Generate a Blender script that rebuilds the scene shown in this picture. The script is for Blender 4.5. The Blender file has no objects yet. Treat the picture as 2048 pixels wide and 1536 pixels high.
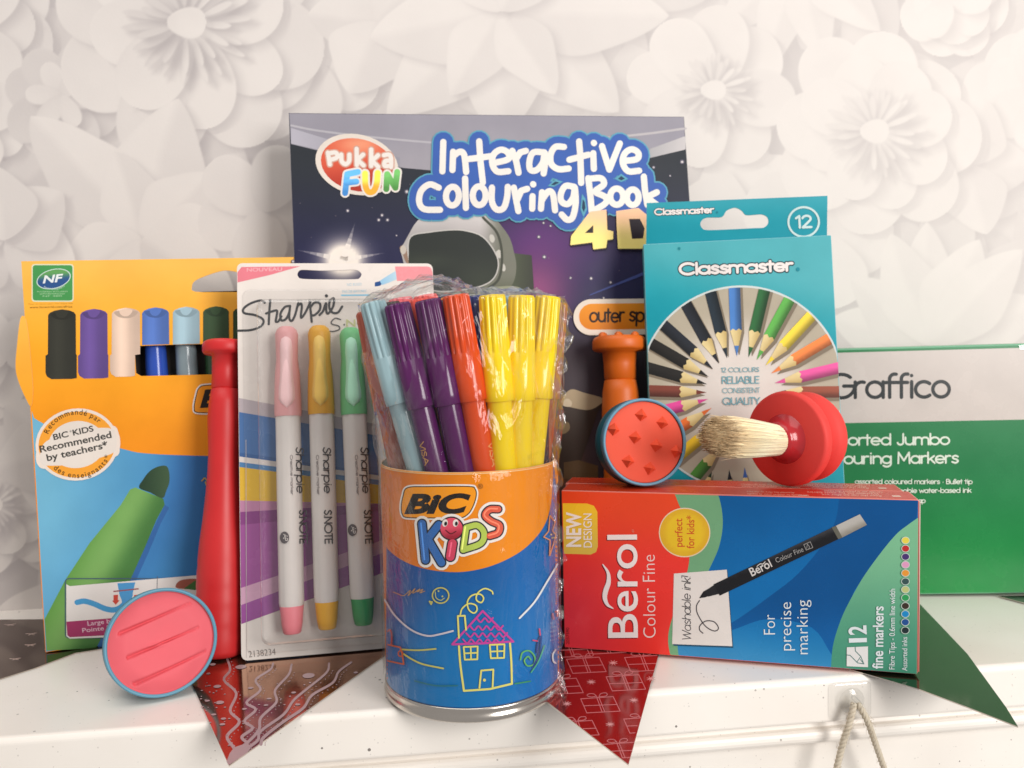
import bpy, bmesh, math, random
import numpy as np
from math import sin, cos, tan, pi, radians as rad, degrees
from mathutils import Vector, Matrix, noise
from mathutils.geometry import delaunay_2d_cdt

SC = bpy.context.scene
COL = SC.collection
random.seed(7)

# ------------------------------------------------------------------ camera
FPX, PCX, PCY = 1600.0, 1024.0, 768.0        # focal length and centre, in pixels of the 2048 px photograph
CAM_H, PITCH, ROLL = 0.154, rad(-2.5), rad(1.1)
_f = np.array([0, cos(PITCH), sin(PITCH)]); _r0 = np.array([1.0, 0, 0]); _u0 = np.cross(_r0, _f)
CR = cos(ROLL)*_r0 - sin(ROLL)*_u0
CU = sin(ROLL)*_r0 + cos(ROLL)*_u0
CF = _f
CC = np.array([0, 0, CAM_H])
cam_d = bpy.data.cameras.new('camera'); cam = bpy.data.objects.new('camera', cam_d); COL.objects.link(cam)
cam.matrix_world = Matrix(((CR[0], CU[0], -CF[0], 0), (CR[1], CU[1], -CF[1], 0), (CR[2], CU[2], -CF[2], CAM_H), (0, 0, 0, 1)))
cam_d.sensor_width = 36.0; cam_d.lens = FPX/2048*36.0
cam_d.clip_start = 0.01; cam_d.clip_end = 50
cam_d.dof.use_dof = True; cam_d.dof.focus_distance = 0.355; cam_d.dof.aperture_fstop = 14.0
SC.camera = cam

# ------------------------------------------------------------------ light
w = bpy.data.worlds.new('World'); SC.world = w; w.use_nodes = True
bg = w.node_tree.nodes['Background']; bg.inputs['Color'].default_value = (1.0, 0.965, 0.94, 1); bg.inputs['Strength'].default_value = 0.42
def area(name, loc, target, sx, sy, power, col):
    d = bpy.data.lights.new(name, 'AREA'); d.shape = 'RECTANGLE'; d.size = sx; d.size_y = sy; d.energy = power; d.color = col
    o = bpy.data.objects.new(name, d); COL.objects.link(o); o.location = loc
    o.rotation_euler = (Vector(target)-Vector(loc)).to_track_quat('-Z', 'Y').to_euler()
    return o
area('window_light', (0.92, -0.72, 0.50), (0.02, 0.45, 0.10), 0.55, 0.85, 18.5, (1.0, 0.975, 0.945))
area('ceiling_bounce', (-0.25, -0.1, 1.5), (0.0, 0.42, 0.1), 1.4, 1.0, 9.5, (1.0, 0.98, 0.955))
vs = SC.view_settings; vs.view_transform = 'Standard'; vs.look = 'None'; vs.exposure = 0.0; vs.gamma = 1.0; vs.use_curve_mapping = False
SC.render.engine = 'CYCLES'
cy = SC.cycles
cy.max_bounces = 8; cy.diffuse_bounces = 4; cy.glossy_bounces = 4; cy.transmission_bounces = 6; cy.transparent_max_bounces = 24
cy.use_denoising = True; cy.caustics_reflective = False; cy.caustics_refractive = False
cy.sample_clamp_indirect = 4.0

# ------------------------------------------------------------------ helpers: rays, surfaces, meshes
def s2l(c):
    return tuple((x/255/12.92 if x/255 <= .04045 else ((x/255+.055)/1.055)**2.4) for x in c[:3])
def ray(px, py):
    return CF + CR*((px-PCX)/FPX) - CU*((py-PCY)/FPX)
def project(p):
    d = np.asarray(p)-CC; z = d@CF
    return PCX+FPX*(d@CR)/z, PCY-FPX*(d@CU)/z
def at_depth(px, py, Y):
    d = ray(px, py); return CC + d*(Y/d[1])
def on_z(px, py, z=0.0):
    d = ray(px, py); return CC + d*((z-CAM_H)/d[2])

class Plane:
    """A flat face: origin (lower left), x axis along, y axis up, n towards the viewer."""
    def __init__(s, O, yaw=0, lean=0, roll=0, axes=None):
        s.O = np.array(O, float)
        if axes is None:
            x = np.array([cos(yaw), sin(yaw), 0]); b = np.array([-sin(yaw), cos(yaw), 0])
            y = np.array([0, 0, 1.])*cos(lean) + b*sin(lean)
            s.X = x*cos(roll)+y*sin(roll); s.Y = -x*sin(roll)+y*cos(roll)
        else:
            s.X, s.Y = [np.array(a, float)/np.linalg.norm(a) for a in axes]
        s.N = np.cross(s.X, s.Y); s.N /= np.linalg.norm(s.N)
        s.curved = False
    def hit(s, px, py, l=0.0):
        d = ray(px, py); t = ((s.O-CC)@s.N)/(d@s.N)
        return CC + d*t + s.N*l
    def uv(s, px, py):
        q = s.hit(px, py)-s.O; return q@s.X, q@s.Y
    def pt(s, u, v, l=0.0):
        return s.O + s.X*u + s.Y*v + s.N*l
class Tube:
    """A round face: axis point, axis direction, radius."""
    def __init__(s, P, A, R):
        s.P = np.array(P, float); s.A = np.array(A, float)/np.linalg.norm(A); s.R = R; s.curved = True
    def hit(s, px, py, l=0.0):
        d = ray(px, py); o = CC-s.P
        dp = d-s.A*(d@s.A); op = o-s.A*(o@s.A)
        a = dp@dp; b = dp@op; c = op@op-s.R**2
        D = b*b-a*c
        t = (-b-math.sqrt(max(D, 0)))/a
        h = CC+d*t; q = h-s.P; q = q-s.A*(q@s.A); q = q/np.linalg.norm(q)
        return h+q*l

def Zm(ox, oy, k):
    return lambda pts: [(ox+x/k, oy+y/k) for x, y in pts]
Z1 = Zm(0, 500, 3.84); Z2 = Zm(0, 900, 3.072); Z3 = Zm(460, 500, 3.841); Z4 = Zm(460, 880, 3.268); Z5 = Zm(700, 540, 3.657)
Z6 = Zm(740, 900, 2.845); Z7 = Zm(570, 220, 3.84); Z8 = Zm(960, 220, 3.2); K1 = Zm(1280, 380, 4.8); K2 = Zm(1270, 640, 4.518)
K3 = Zm(1660, 660, 3.84); K4 = Zm(1110, 940, 3.657); K5 = Zm(1480, 940, 3.492); K6 = Zm(1660, 1180, 4.315); K7 = Zm(1040, 1280, 5.689)
K8 = Zm(370, 1280, 4.876); K9 = Zm(1100, 640, 4.39)

def inside(poly, x, y):
    r = False; n = len(poly); j = n-1
    for i in range(n):
        xi, yi = poly[i]; xj, yj = poly[j]
        if (yi > y) != (yj > y) and x < (xj-xi)*(y-yi)/(yj-yi)+xi: r = not r
        j = i
    return r
def spline(pts, n=8, closed=False):
    P = [np.array(p, float) for p in pts]; m = len(P); out = []
    if m < 3 and not closed:
        return [tuple(p) for p in P]
    rng = range(m) if closed else range(m-1)
    for i in rng:
        p1, p2 = P[i], P[(i+1) % m]
        p0 = P[(i-1) % m] if closed or i > 0 else 2*p1-p2
        p3 = P[(i+2) % m] if closed or i+2 < m else 2*p2-p1
        for k in range(n):
            t = k/n
            out.append(tuple(.5*((2*p1)+(-p0+p2)*t+(2*p0-5*p1+4*p2-p3)*t*t+(-p0+3*p1-3*p2+p3)*t**3)))
    if not closed: out.append(tuple(P[-1]))
    return out
def ell(cx, cy, rx, ry, rot=0, n=40, a0=0, a1=360):
    c, s = cos(rad(rot)), sin(rad(rot)); o = []
    full = abs(a1-a0) >= 360
    for i in range(n if full else n+1):
        a = rad(a0+(a1-a0)*i/n); x, y = rx*cos(a), ry*sin(a)
        o.append((cx+x*c-y*s, cy+x*s+y*c))
    return o
def rrect(x0, y0, x1, y1, r, n=5):
    o = []
    for cx, cy, a in ((x1-r, y0+r, -90), (x1-r, y1-r, 0), (x0+r, y1-r, 90), (x0+r, y0+r, 180)):
        o += [(cx+r*cos(rad(a+90*i/n)), cy+r*sin(rad(a+90*i/n))) for i in range(n+1)]
    return o

class MB:
    def __init__(s): s.v = []; s.f = []; s.c = []; s.sm = []
    def add(s, verts, faces, cols, smooth=False):
        b = len(s.v); s.v += [tuple(map(float, p)) for p in verts]
        s.f += [tuple(b+i for i in f) for f in faces]; s.sm += [smooth]*len(faces)
        if isinstance(cols, tuple): s.c += [cols]*len(verts)
        else: s.c += list(cols)
    def build(s, name, mat, parent=None):
        me = bpy.data.meshes.new(name); me.from_pydata(s.v, [], s.f)
        a = me.color_attributes.new('ink', 'FLOAT_COLOR', 'POINT')
        arr = np.ones((len(s.v), 4), np.float32)
        if s.c: arr[:, :3] = np.array(s.c, np.float32)
        a.data.foreach_set('color', arr.ravel())
        me.polygons.foreach_set('use_smooth', np.array(s.sm, bool))
        me.materials.append(mat); me.update()
        o = bpy.data.objects.new(name, me); COL.objects.link(o)
        if parent: o.parent = parent
        return o

# ------------------------------------------------------------------ fonts
_tc = {}
def font_mesh(txt, off=0.0, shear=0.0):
    k = (txt, off, shear)
    if k in _tc: return _tc[k]
    cu = bpy.data.curves.new('t', 'FONT'); cu.body = txt; cu.size = 1; cu.offset = off; cu.shear = shear; cu.resolution_u = 5
    ob = bpy.data.objects.new('t', cu); COL.objects.link(ob)
    dg = bpy.context.evaluated_depsgraph_get(); ev = ob.evaluated_get(dg); me = ev.to_mesh()
    me.calc_loop_triangles()
    V = np.array([v.co[:2] for v in me.vertices]).reshape(-1, 2); T = [tuple(t.vertices) for t in me.loop_triangles]
    ev.to_mesh_clear(); bpy.data.objects.remove(ob); bpy.data.curves.remove(cu)
    _tc[k] = (V, T); return _tc[k]
def cap_height(off=0.0):
    V, T = font_mesh('H', off); return V[:, 1].max()

def ARC(cx, cy, rx, ry, a0, a1, n=14):
    return [(cx+rx*cos(rad(a0+(a1-a0)*i/n)), cy+ry*sin(rad(a0+(a1-a0)*i/n))) for i in range(n+1)]
X_ = .68
SK = {
 'a': (.66, [ARC(.31, .34, .28, .33, 0, 360, 20), [(.59, .67), (.59, .01)]]),
 'b': (.66, [[(.06, 1), (.06, .01)], ARC(.34, .34, .28, .33, 0, 360, 20)]),
 'c': (.58, [ARC(.32, .34, .29, .33, 48, 312, 16)]),
 'd': (.68, [ARC(.32, .34, .28, .33, 0, 360, 20), [(.6, 1), (.6, .01)]]),
 'e': (.64, [[(.04, .34), (.6, .34)]+ARC(.32, .34, .28, .33, 8, 312, 16)]),
 'f': (.40, [[(.15, .01), (.15, .78)]+ARC(.33, .79, .18, .21, 180, 75, 8), [(.0, .64), (.36, .64)]]),
 'g': (.66, [ARC(.31, .34, .28, .33, 0, 360, 20), [(.59, .67), (.59, .0)]+ARC(.31, -.02, .28, .28, 0, -140, 10)]),
 'h': (.62, [[(.06, 1), (.06, .01)], ARC(.31, .40, .25, .27, 180, 0, 10)+[(.56, .01)]]),
 'i': (.20, [[(.1, .67), (.1, .01)], [(.1, .93), (.1, .931)]]),
 'j': (.26, [[(.16, .67), (.16, -.05)]+ARC(.0, -.06, .16, .2, 0, -80, 6), [(.16, .93), (.16, .931)]]),
 'k': (.52, [[(.06, 1), (.06, .01)], [(.46, .66), (.08, .28)], [(.2, .4), (.49, .01)]]),
 'l': (.20, [[(.1, 1), (.1, .01)]]),
 'm': (.96, [[(.06, .67), (.06, .01)], ARC(.27, .44, .21, .23, 180, 0, 10)+[(.48, .01)], ARC(.69, .44, .21, .23, 180, 0, 10)+[(.9, .01)]]),
 'n': (.62, [[(.06, .67), (.06, .01)], ARC(.31, .40, .25, .27, 180, 0, 10)+[(.56, .01)]]),
 'o': (.64, [ARC(.32, .34, .28, .33, 0, 360, 22)]),
 'p': (.66, [[(.06, .67), (.06, -.3)], ARC(.34, .34, .28, .33, 0, 360, 20)]),
 'q': (.66, [[(.59, .67), (.59, -.3)], ARC(.31, .34, .28, .33, 0, 360, 20)]),
 'r': (.42, [[(.06, .67), (.06, .01)], ARC(.29, .42, .23, .25, 180, 70, 8)]),
 's': (.50, [spline([(.43, .58), (.25, .68), (.09, .55), (.16, .4), (.34, .32), (.44, .16), (.27, .01), (.06, .1)], 4)]),
 't': (.38, [[(.17, .92), (.17, .01)], [(.0, .66), (.34, .66)]]),
 'u': (.62, [[(.06, .67), (.06, .28)]+ARC(.31, .28, .25, .27, 180, 360, 10)+[(.56, .67)], [(.56, .4), (.56, .01)]]),
 'v': (.54, [[(.03, .67), (.27, .01), (.51, .67)]]),
 'w': (.80, [[(.03, .67), (.22, .01), (.4, .6), (.58, .01), (.77, .67)]]),
 'x': (.52, [[(.04, .67), (.47, .01)], [(.47, .67), (.04, .01)]]),
 'y': (.54, [[(.03, .67), (.27, .03)], [(.51, .67), (.17, -.3)]]),
 'z': (.5, [[(.05, .66), (.45, .66), (.05, .02), (.46, .02)]]),
 'A': (.80, [[(.03, 0), (.4, 1), (.77, 0)], [(.15, .33), (.65, .33)]]),
 'B': (.62, [[(.07, 0), (.07, 1), (.3, 1)]+ARC(.3, .77, .22, .23, 90, -90, 8)+[(.07, .54)], [(.3, .54)]+ARC(.3, .27, .27, .27, 90, -90, 8)+[(.07, 0)]]),
 'C': (.86, [ARC(.48, .5, .44, .5, 45, 315, 18)]),
 'D': (.74, [[(.07, 0), (.07, 1), (.25, 1)]+ARC(.25, .5, .44, .5, 90, -90, 12)+[(.07, 0)]]),
 'E': (.56, [[(.5, 1), (.07, 1), (.07, 0), (.5, 0)], [(.07, .52), (.46, .52)]]),
 'F': (.52, [[(.48, 1), (.07, 1), (.07, 0)], [(.07, .52), (.44, .52)]]),
 'G': (.88, [ARC(.48, .5, .44, .5, 48, 360, 20)+[(.55, .5)]]),
 'I': (.16, [[(.08, 1), (.08, 0)]]),
 'J': (.48, [[(.4, 1), (.4, .25)]+ARC(.22, .22, .18, .22, 0, -170, 8)]),
 'K': (.6, [[(.07, 1), (.07, 0)], [(.54, 1), (.08, .45)], [(.2, .58), (.57, 0)]]),
 'L': (.5, [[(.07, 1), (.07, 0), (.47, 0)]]),
 'M': (.88, [[(.07, 0), (.1, 1), (.44, .25), (.78, 1), (.81, 0)]]),
 'N': (.74, [[(.07, 0), (.07, 1), (.66, 0), (.66, 1)]]),
 'O': (.98, [ARC(.49, .5, .45, .5, 0, 360, 24)]),
 'P': (.58, [[(.07, 0), (.07, 1), (.28, 1)]+ARC(.28, .74, .24, .26, 90, -90, 10)+[(.07, .48)]]),
 'Q': (.98, [ARC(.49, .5, .45, .5, 0, 360, 24), [(.55, .3), (.9, -.06)]]),
 'R': (.60, [[(.07, 0), (.07, 1), (.28, 1)]+ARC(.28, .74, .24, .26, 90, -90, 10)+[(.07, .48)], [(.3, .48), (.56, 0)]]),
 'S': (.54, [spline([(.46, .86), (.28, 1), (.1, .86), (.12, .66), (.36, .46), (.47, .25), (.27, .0), (.05, .16)], 5)]),
 'T': (.54, [[(.03, 1), (.51, 1)], [(.27, 1), (.27, 0)]]),
 'U': (.70, [[(.07, 1), (.07, .3)]+ARC(.35, .3, .28, .3, 180, 360, 10)+[(.63, 1)]]),
 'V': (.7, [[(.03, 1), (.35, 0), (.67, 1)]]),
 'W': (1.0, [[(.03, 1), (.27, 0), (.5, .9), (.73, 0), (.97, 1)]]),
 'Y': (.66, [[(.03, 1), (.33, .46), (.63, 1)], [(.33, .46), (.33, 0)]]),
 '1': (.34, [[(.06, .82), (.24, 1), (.24, 0)]]),
 '2': (.58, [ARC(.28, .74, .22, .26, 165, -35, 10)+[(.06, .0), (.52, .0)]]),
 '4': (.6, [[(.42, 0), (.42, 1), (.05, .3), (.55, .3)]]),
 '-': (.4, [[(.06, .36), (.34, .36)]]), '!': (.2, [[(.1, 1), (.1, .3)], [(.1, .03), (.1, .031)]]),
 '.': (.16, [[(.08, .02), (.08, .021)]]), '*': (.3, [[(.15, 1), (.15, .7)], [(.03, .92), (.27, .78)], [(.03, .78), (.27, .92)]]),
 ' ': (.34, []), '\u2022': (.3, [[(.15, .36), (.15, .361)]]),
}

class Print(MB):
    """Ink on a surface: every element a hair (microns) above the one below. All outlines are given in photograph pixels."""
    def __init__(s, surf, l0=4e-5):
        super().__init__(); s.S = surf; s.l = l0; s.maxedge = 9.0 if surf.curved else None
    def _col(s, col, P):
        if callable(col): return [s2l(col(x, y)) for x, y in P]
        return [s2l(col)]*len(P)
    def tris(s, P, T, col, l=None):
        P = [tuple(p) for p in P]
        if s.maxedge:
            out = []; P = list(P); mid = {}
            st = list(T)
            while st:
                a, b, c = st.pop()
                e = [(math.dist(P[a], P[b]), a, b, c), (math.dist(P[b], P[c]), b, c, a), (math.dist(P[c], P[a]), c, a, b)]
                d, i, j, k = max(e)
                if d > s.maxedge:
                    key = (min(i, j), max(i, j))
                    if key not in mid:
                        mid[key] = len(P); P.append(((P[i][0]+P[j][0])/2, (P[i][1]+P[j][1])/2))
                    m = mid[key]; st += [(i, m, k), (m, j, k)]
                else: out.append((a, b, c))
            T = out
        l = s.l if l is None else l
        V = [s.S.hit(x, y, l) for x, y in P]
        F = []
        for a, b, c in T:   # face the viewer
            area2 = (P[b][0]-P[a][0])*(P[c][1]-P[a][1])-(P[c][0]-P[a][0])*(P[b][1]-P[a][1])
            if abs(area2) < 1e-9: continue
            F.append((a, c, b) if area2 > 0 else (a, b, c))
        s.add(V, F, s._col(col, P))
    def fill(s, poly, col, space=None, holes=(), step=True):
        if space is None and callable(col): space = 12
        pts = []; edges = []
        for lp in [list(poly)]+[list(h) for h in holes]:
            q = []
            for i in range(len(lp)):
                a, b = lp[i], lp[(i+1) % len(lp)]; q.append(a)
                if space:
                    n = int(math.dist(a, b)/space)
                    q += [(a[0]+(b[0]-a[0])*k/(n+1), a[1]+(b[1]-a[1])*k/(n+1)) for k in range(1, n+1)]
            b0 = len(pts); pts += q; edges += [(b0+i, b0+(i+1) % len(q)) for i in range(len(q))]
        if space:
            xs = [p[0] for p in poly]; ys = [p[1] for p in poly]
            x = min(xs)+space*.5
            while x < max(xs):
                y = min(ys)+space*.37
                while y < max(ys):
                    if inside(poly, x, y) and not any(inside(h, x, y) for h in holes): pts.append((x, y))
                    y += space
                x += space
        r = delaunay_2d_cdt([Vector(p) for p in pts], edges, [], 0, 1e-5)
        P = [tuple(v) for v in r[0]]; T = []
        for f in r[2]:
            cx = sum(P[i][0] for i in f)/len(f); cyy = sum(P[i][1] for i in f)/len(f)
            if inside(poly, cx, cyy) and not any(inside(h, cx, cyy) for h in holes):
                for k in range(1, len(f)-1): T.append((f[0], f[k], f[k+1]))
        s.tris(P, T, col)
        if step: s.l += 5e-6
    def stroke(s, pts, wd, col, smooth=False, closed=False, n=6, step=True, caps=True):
        if smooth: pts = spline(pts, n, closed)
        pts = list(pts)
        if closed: pts = pts+[pts[0]]
        l = s.l; wf = wd if callable(wd) else (lambda t: wd)
        N = len(pts)
        for i in range(N-1):
            a, b = np.array(pts[i]), np.array(pts[i+1]); d = b-a; L = np.linalg.norm(d)
            if L < 1e-9: continue
            nn = np.array([-d[1], d[0]])/L
            wa, wb = wf(i/(N-1))/2, wf((i+1)/(N-1))/2
            s.tris([a-nn*wa, a+nn*wa, b+nn*wb, b-nn*wb], [(0, 1, 2), (0, 2, 3)], col, l); l += 2.5e-7
        for i in range(N):
            if not caps and i in (0, N-1): continue
            if 0 < i < N-1:
                d1 = np.subtract(pts[i], pts[i-1]); d2 = np.subtract(pts[i+1], pts[i])
                if abs(math.atan2(d1[0]*d2[1]-d1[1]*d2[0], d1@d2)) < .06: continue
            r = wf(i/(N-1))/2; q = ell(pts[i][0], pts[i][1], r, r, 0, 14)
            s.tris(q, [(0, k, k+1) for k in range(1, 13)], col, l); l += 2.5e-7
        if step: s.l = l+4e-6
        return l
    def text(s, txt, p0, p1, h, col, off=0.0, shear=0.0, fit=True):
        V, T = font_mesh(txt, off, shear)
        if len(V) == 0: return
        x0, x1 = V[:, 0].min(), V[:, 0].max(); ch = cap_height(off)
        p0 = np.array(p0, float); p1 = np.array(p1, float); e = p1-p0; L = np.linalg.norm(e); e /= L; up = np.array([e[1], -e[0]])
        kx = L/(x1-x0) if fit else h/ch
        P = [tuple(p0+e*(x-x0)*kx+up*y*h/ch) for x, y in V]
        s.tris(P, T, col); s.l += 5e-6
    def sk(s, txt, p0, p1, h, wd, col, slant=0.0, jit=0.0, outl=(), track=0.0):
        """stroke lettering with round ends; outl = [(width, colour), ...] drawn underneath"""
        adv = [SK[c][0]+track for c in txt]; tot = sum(adv)
        p0 = np.array(p0, float); p1 = np.array(p1, float); e = p1-p0; L = np.linalg.norm(e); e /= L; up = np.array([e[1], -e[0]])
        kx = L/tot; strokes = []; x = 0; rr = random.Random(txt)
        for c, a in zip(txt, adv):
            dy = rr.uniform(-jit, jit); sx = 1+rr.uniform(-jit, jit)
            for st in SK[c][1]:
                strokes.append([tuple(p0+e*((x+u*sx)*kx+slant*(v)*h)+up*(v+dy)*h) for u, v in st])
            x += a
        for wo, co in list(outl)+[(wd, col)]:
            l0 = s.l; m = l0
            for st in strokes:
                s.l = m; m = s.stroke(st, wo, co, step=False)
            s.l = m+4e-6
    def arctext(s, txt, cx, cy, r, a0, a1, h, col, off=0.0, inward=False):
        """letters on a circle, from screen angle a0 to a1 (degrees, clockwise from +x because y runs down)"""
        ws = []
        for c in txt:
            V, T = font_mesh(c, off); ws.append((V[:, 0].max()-V[:, 0].min()+.09) if len(V) else .28)
        tot = sum(ws); x = 0; ch = cap_height(off); sg = 1 if a1 > a0 else -1
        for c, wv in zip(txt, ws):
            V, T = font_mesh(c, off)
            if len(V):
                am = rad(a0+(a1-a0)*(x+wv/2)/tot); e = np.array([-sin(am), cos(am)])*sg; up = np.array([e[1], -e[0]])
                c0 = np.array([cx+r*cos(am), cy+r*sin(am)]); mx = (V[:, 0].max()+V[:, 0].min())/2; k = h/ch
                s.tris([tuple(c0+e*(a-mx)*k+up*b*k) for a, b in V], T, col)
            x += wv
        s.l += 5e-6

# ------------------------------------------------------------------ materials (all node based)
def new_mat(name):
    m = bpy.data.materials.new(name); m.use_nodes = True; nt = m.node_tree
    return m, nt, nt.nodes['Principled BSDF']
def ink_mat(name, rough=.4, spec=.4, coat=0.0, metal=0.0, bump=0.0, bscale=900, mottle=.05, coat_rough=.08, sss=0.0):
    m, nt, p = new_mat(name); N = nt.nodes; Lk = nt.links
    a = N.new('ShaderNodeAttribute'); a.attribute_name = 'ink'
    tc = N.new('ShaderNodeTexCoord'); nz = N.new('ShaderNodeTexNoise'); nz.inputs['Scale'].default_value = 45; nz.inputs['Detail'].default_value = 6
    Lk.new(tc.outputs['Object'], nz.inputs['Vector'])
    mr = N.new('ShaderNodeMapRange'); mr.inputs['From Min'].default_value = .3; mr.inputs['From Max'].default_value = .7
    mr.inputs['To Min'].default_value = 1-mottle; mr.inputs['To Max'].default_value = 1+mottle; Lk.new(nz.outputs['Fac'], mr.inputs['Value'])
    mx = N.new('ShaderNodeVectorMath'); mx.operation = 'SCALE'; Lk.new(a.outputs['Color'], mx.inputs[0]); Lk.new(mr.outputs['Result'], mx.inputs['Scale'])
    Lk.new(mx.outputs['Vector'], p.inputs['Base Color'])
    rr = N.new('ShaderNodeMapRange'); rr.inputs['To Min'].default_value = rough*.8; rr.inputs['To Max'].default_value = rough*1.25
    Lk.new(nz.outputs['Fac'], rr.inputs['Value']); Lk.new(rr.outputs['Result'], p.inputs['Roughness'])
    p.inputs['Specular IOR Level'].default_value = spec; p.inputs['Metallic'].default_value = metal
    p.inputs['Coat Weight'].default_value = coat; p.inputs['Coat Roughness'].default_value = coat_rough
    if sss:
        p.inputs['Subsurface Weight'].default_value = sss; p.inputs['Subsurface Radius'].default_value = (.004, .002, .001); p.inputs['Subsurface Scale'].default_value = .5
    if bump:
        n2 = N.new('ShaderNodeTexNoise'); n2.inputs['Scale'].default_value = bscale; n2.inputs['Detail'].default_value = 3; Lk.new(tc.outputs['Object'], n2.inputs['Vector'])
        b = N.new('ShaderNodeBump'); b.inputs['Strength'].default_value = bump; b.inputs['Distance'].default_value = .0004
        Lk.new(n2.outputs['Fac'], b.inputs['Height']); Lk.new(b.outputs['Normal'], p.inputs['Normal'])
    return m
M_CARD = ink_mat('printed_card', .42, .28, bump=.05)
M_GLOSS = ink_mat('glossy_printed_card', .26, .32, bump=.03)
M_COVER = ink_mat('laminated_cover', .5, .22, bump=.03)
M_MATT = ink_mat('matt_paper', .7, .25)
M_WALL = ink_mat('printed_wallpaper', .75, .2, mottle=.015, bump=.12, bscale=700)
M_PLASTIC = ink_mat('moulded_plastic', .16, .5, mottle=.03, sss=.0)
M_SATIN = ink_mat('satin_plastic', .42, .45, mottle=.04, bump=.04, bscale=1500)
M_RUBBER = ink_mat('soft_rubber', .6, .35, mottle=.04, bump=.08, bscale=1800)
M_TIN = ink_mat('tin_plate', .22, .5, metal=1.0)
M_FOIL = ink_mat('mirror_foil_card', .10, .5, metal=.95, mottle=.03)
M_FOILRED = ink_mat('red_foil_card', .11, .5, metal=.85, mottle=.03)
M_FIBRE = ink_mat('bristle_fibre', .55, .3)
def film_mat(name, base=.05, edge=.5, bump=.5, bscale=120, rough=.08, tint=(1, 1, 1)):
    m, nt, p = new_mat(name); N = nt.nodes; Lk = nt.links; N.remove(p)
    out = N['Material Output']; tr = N.new('ShaderNodeBsdfTransparent'); tr.inputs['Color'].default_value = (*tint, 1)
    gl = N.new('ShaderNodeBsdfGlossy'); gl.inputs['Roughness'].default_value = rough
    lw = N.new('ShaderNodeLayerWeight'); lw.inputs['Blend'].default_value = .25
    mr = N.new('ShaderNodeMapRange'); mr.inputs['To Min'].default_value = base; mr.inputs['To Max'].default_value = edge; Lk.new(lw.outputs['Facing'], mr.inputs['Value'])
    mx = N.new('ShaderNodeMixShader'); Lk.new(mr.outputs['Result'], mx.inputs['Fac']); Lk.new(tr.outputs[0], mx.inputs[1]); Lk.new(gl.outputs[0], mx.inputs[2])
    Lk.new(mx.outputs[0], out.inputs['Surface'])
    if bump:
        tc = N.new('ShaderNodeTexCoord'); mp = N.new('ShaderNodeMapping'); mp.inputs['Scale'].default_value = (1, 1, .35); Lk.new(tc.outputs['Object'], mp.inputs['Vector'])
        nz = N.new('ShaderNodeTexNoise'); nz.inputs['Scale'].default_value = bscale; nz.inputs['Detail'].default_value = 4; nz.inputs['Distortion'].default_value = 1.2
        Lk.new(mp.outputs['Vector'], nz.inputs['Vector'])
        b = N.new('ShaderNodeBump'); b.inputs['Strength'].default_value = bump; b.inputs['Distance'].default_value = .004
        Lk.new(nz.outputs['Fac'], b.inputs['Height'])
        Lk.new(b.outputs['Normal'], gl.inputs['Normal']); Lk.new(b.outputs['Normal'], lw.inputs['Normal'])
    return m
M_FILM = film_mat('shrink_film', .010, .40, .45, 90, .04)
M_FILMTOP = film_mat('crumpled_film', .018, .55, .5, 80, .04)
M_BLISTER = film_mat('clear_blister', .035, .62, .16, 60, .04)
M_CLEAR = film_mat('clear_acrylic', .03, .45, .1, 200, .05, (.985, .985, .98))

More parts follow.
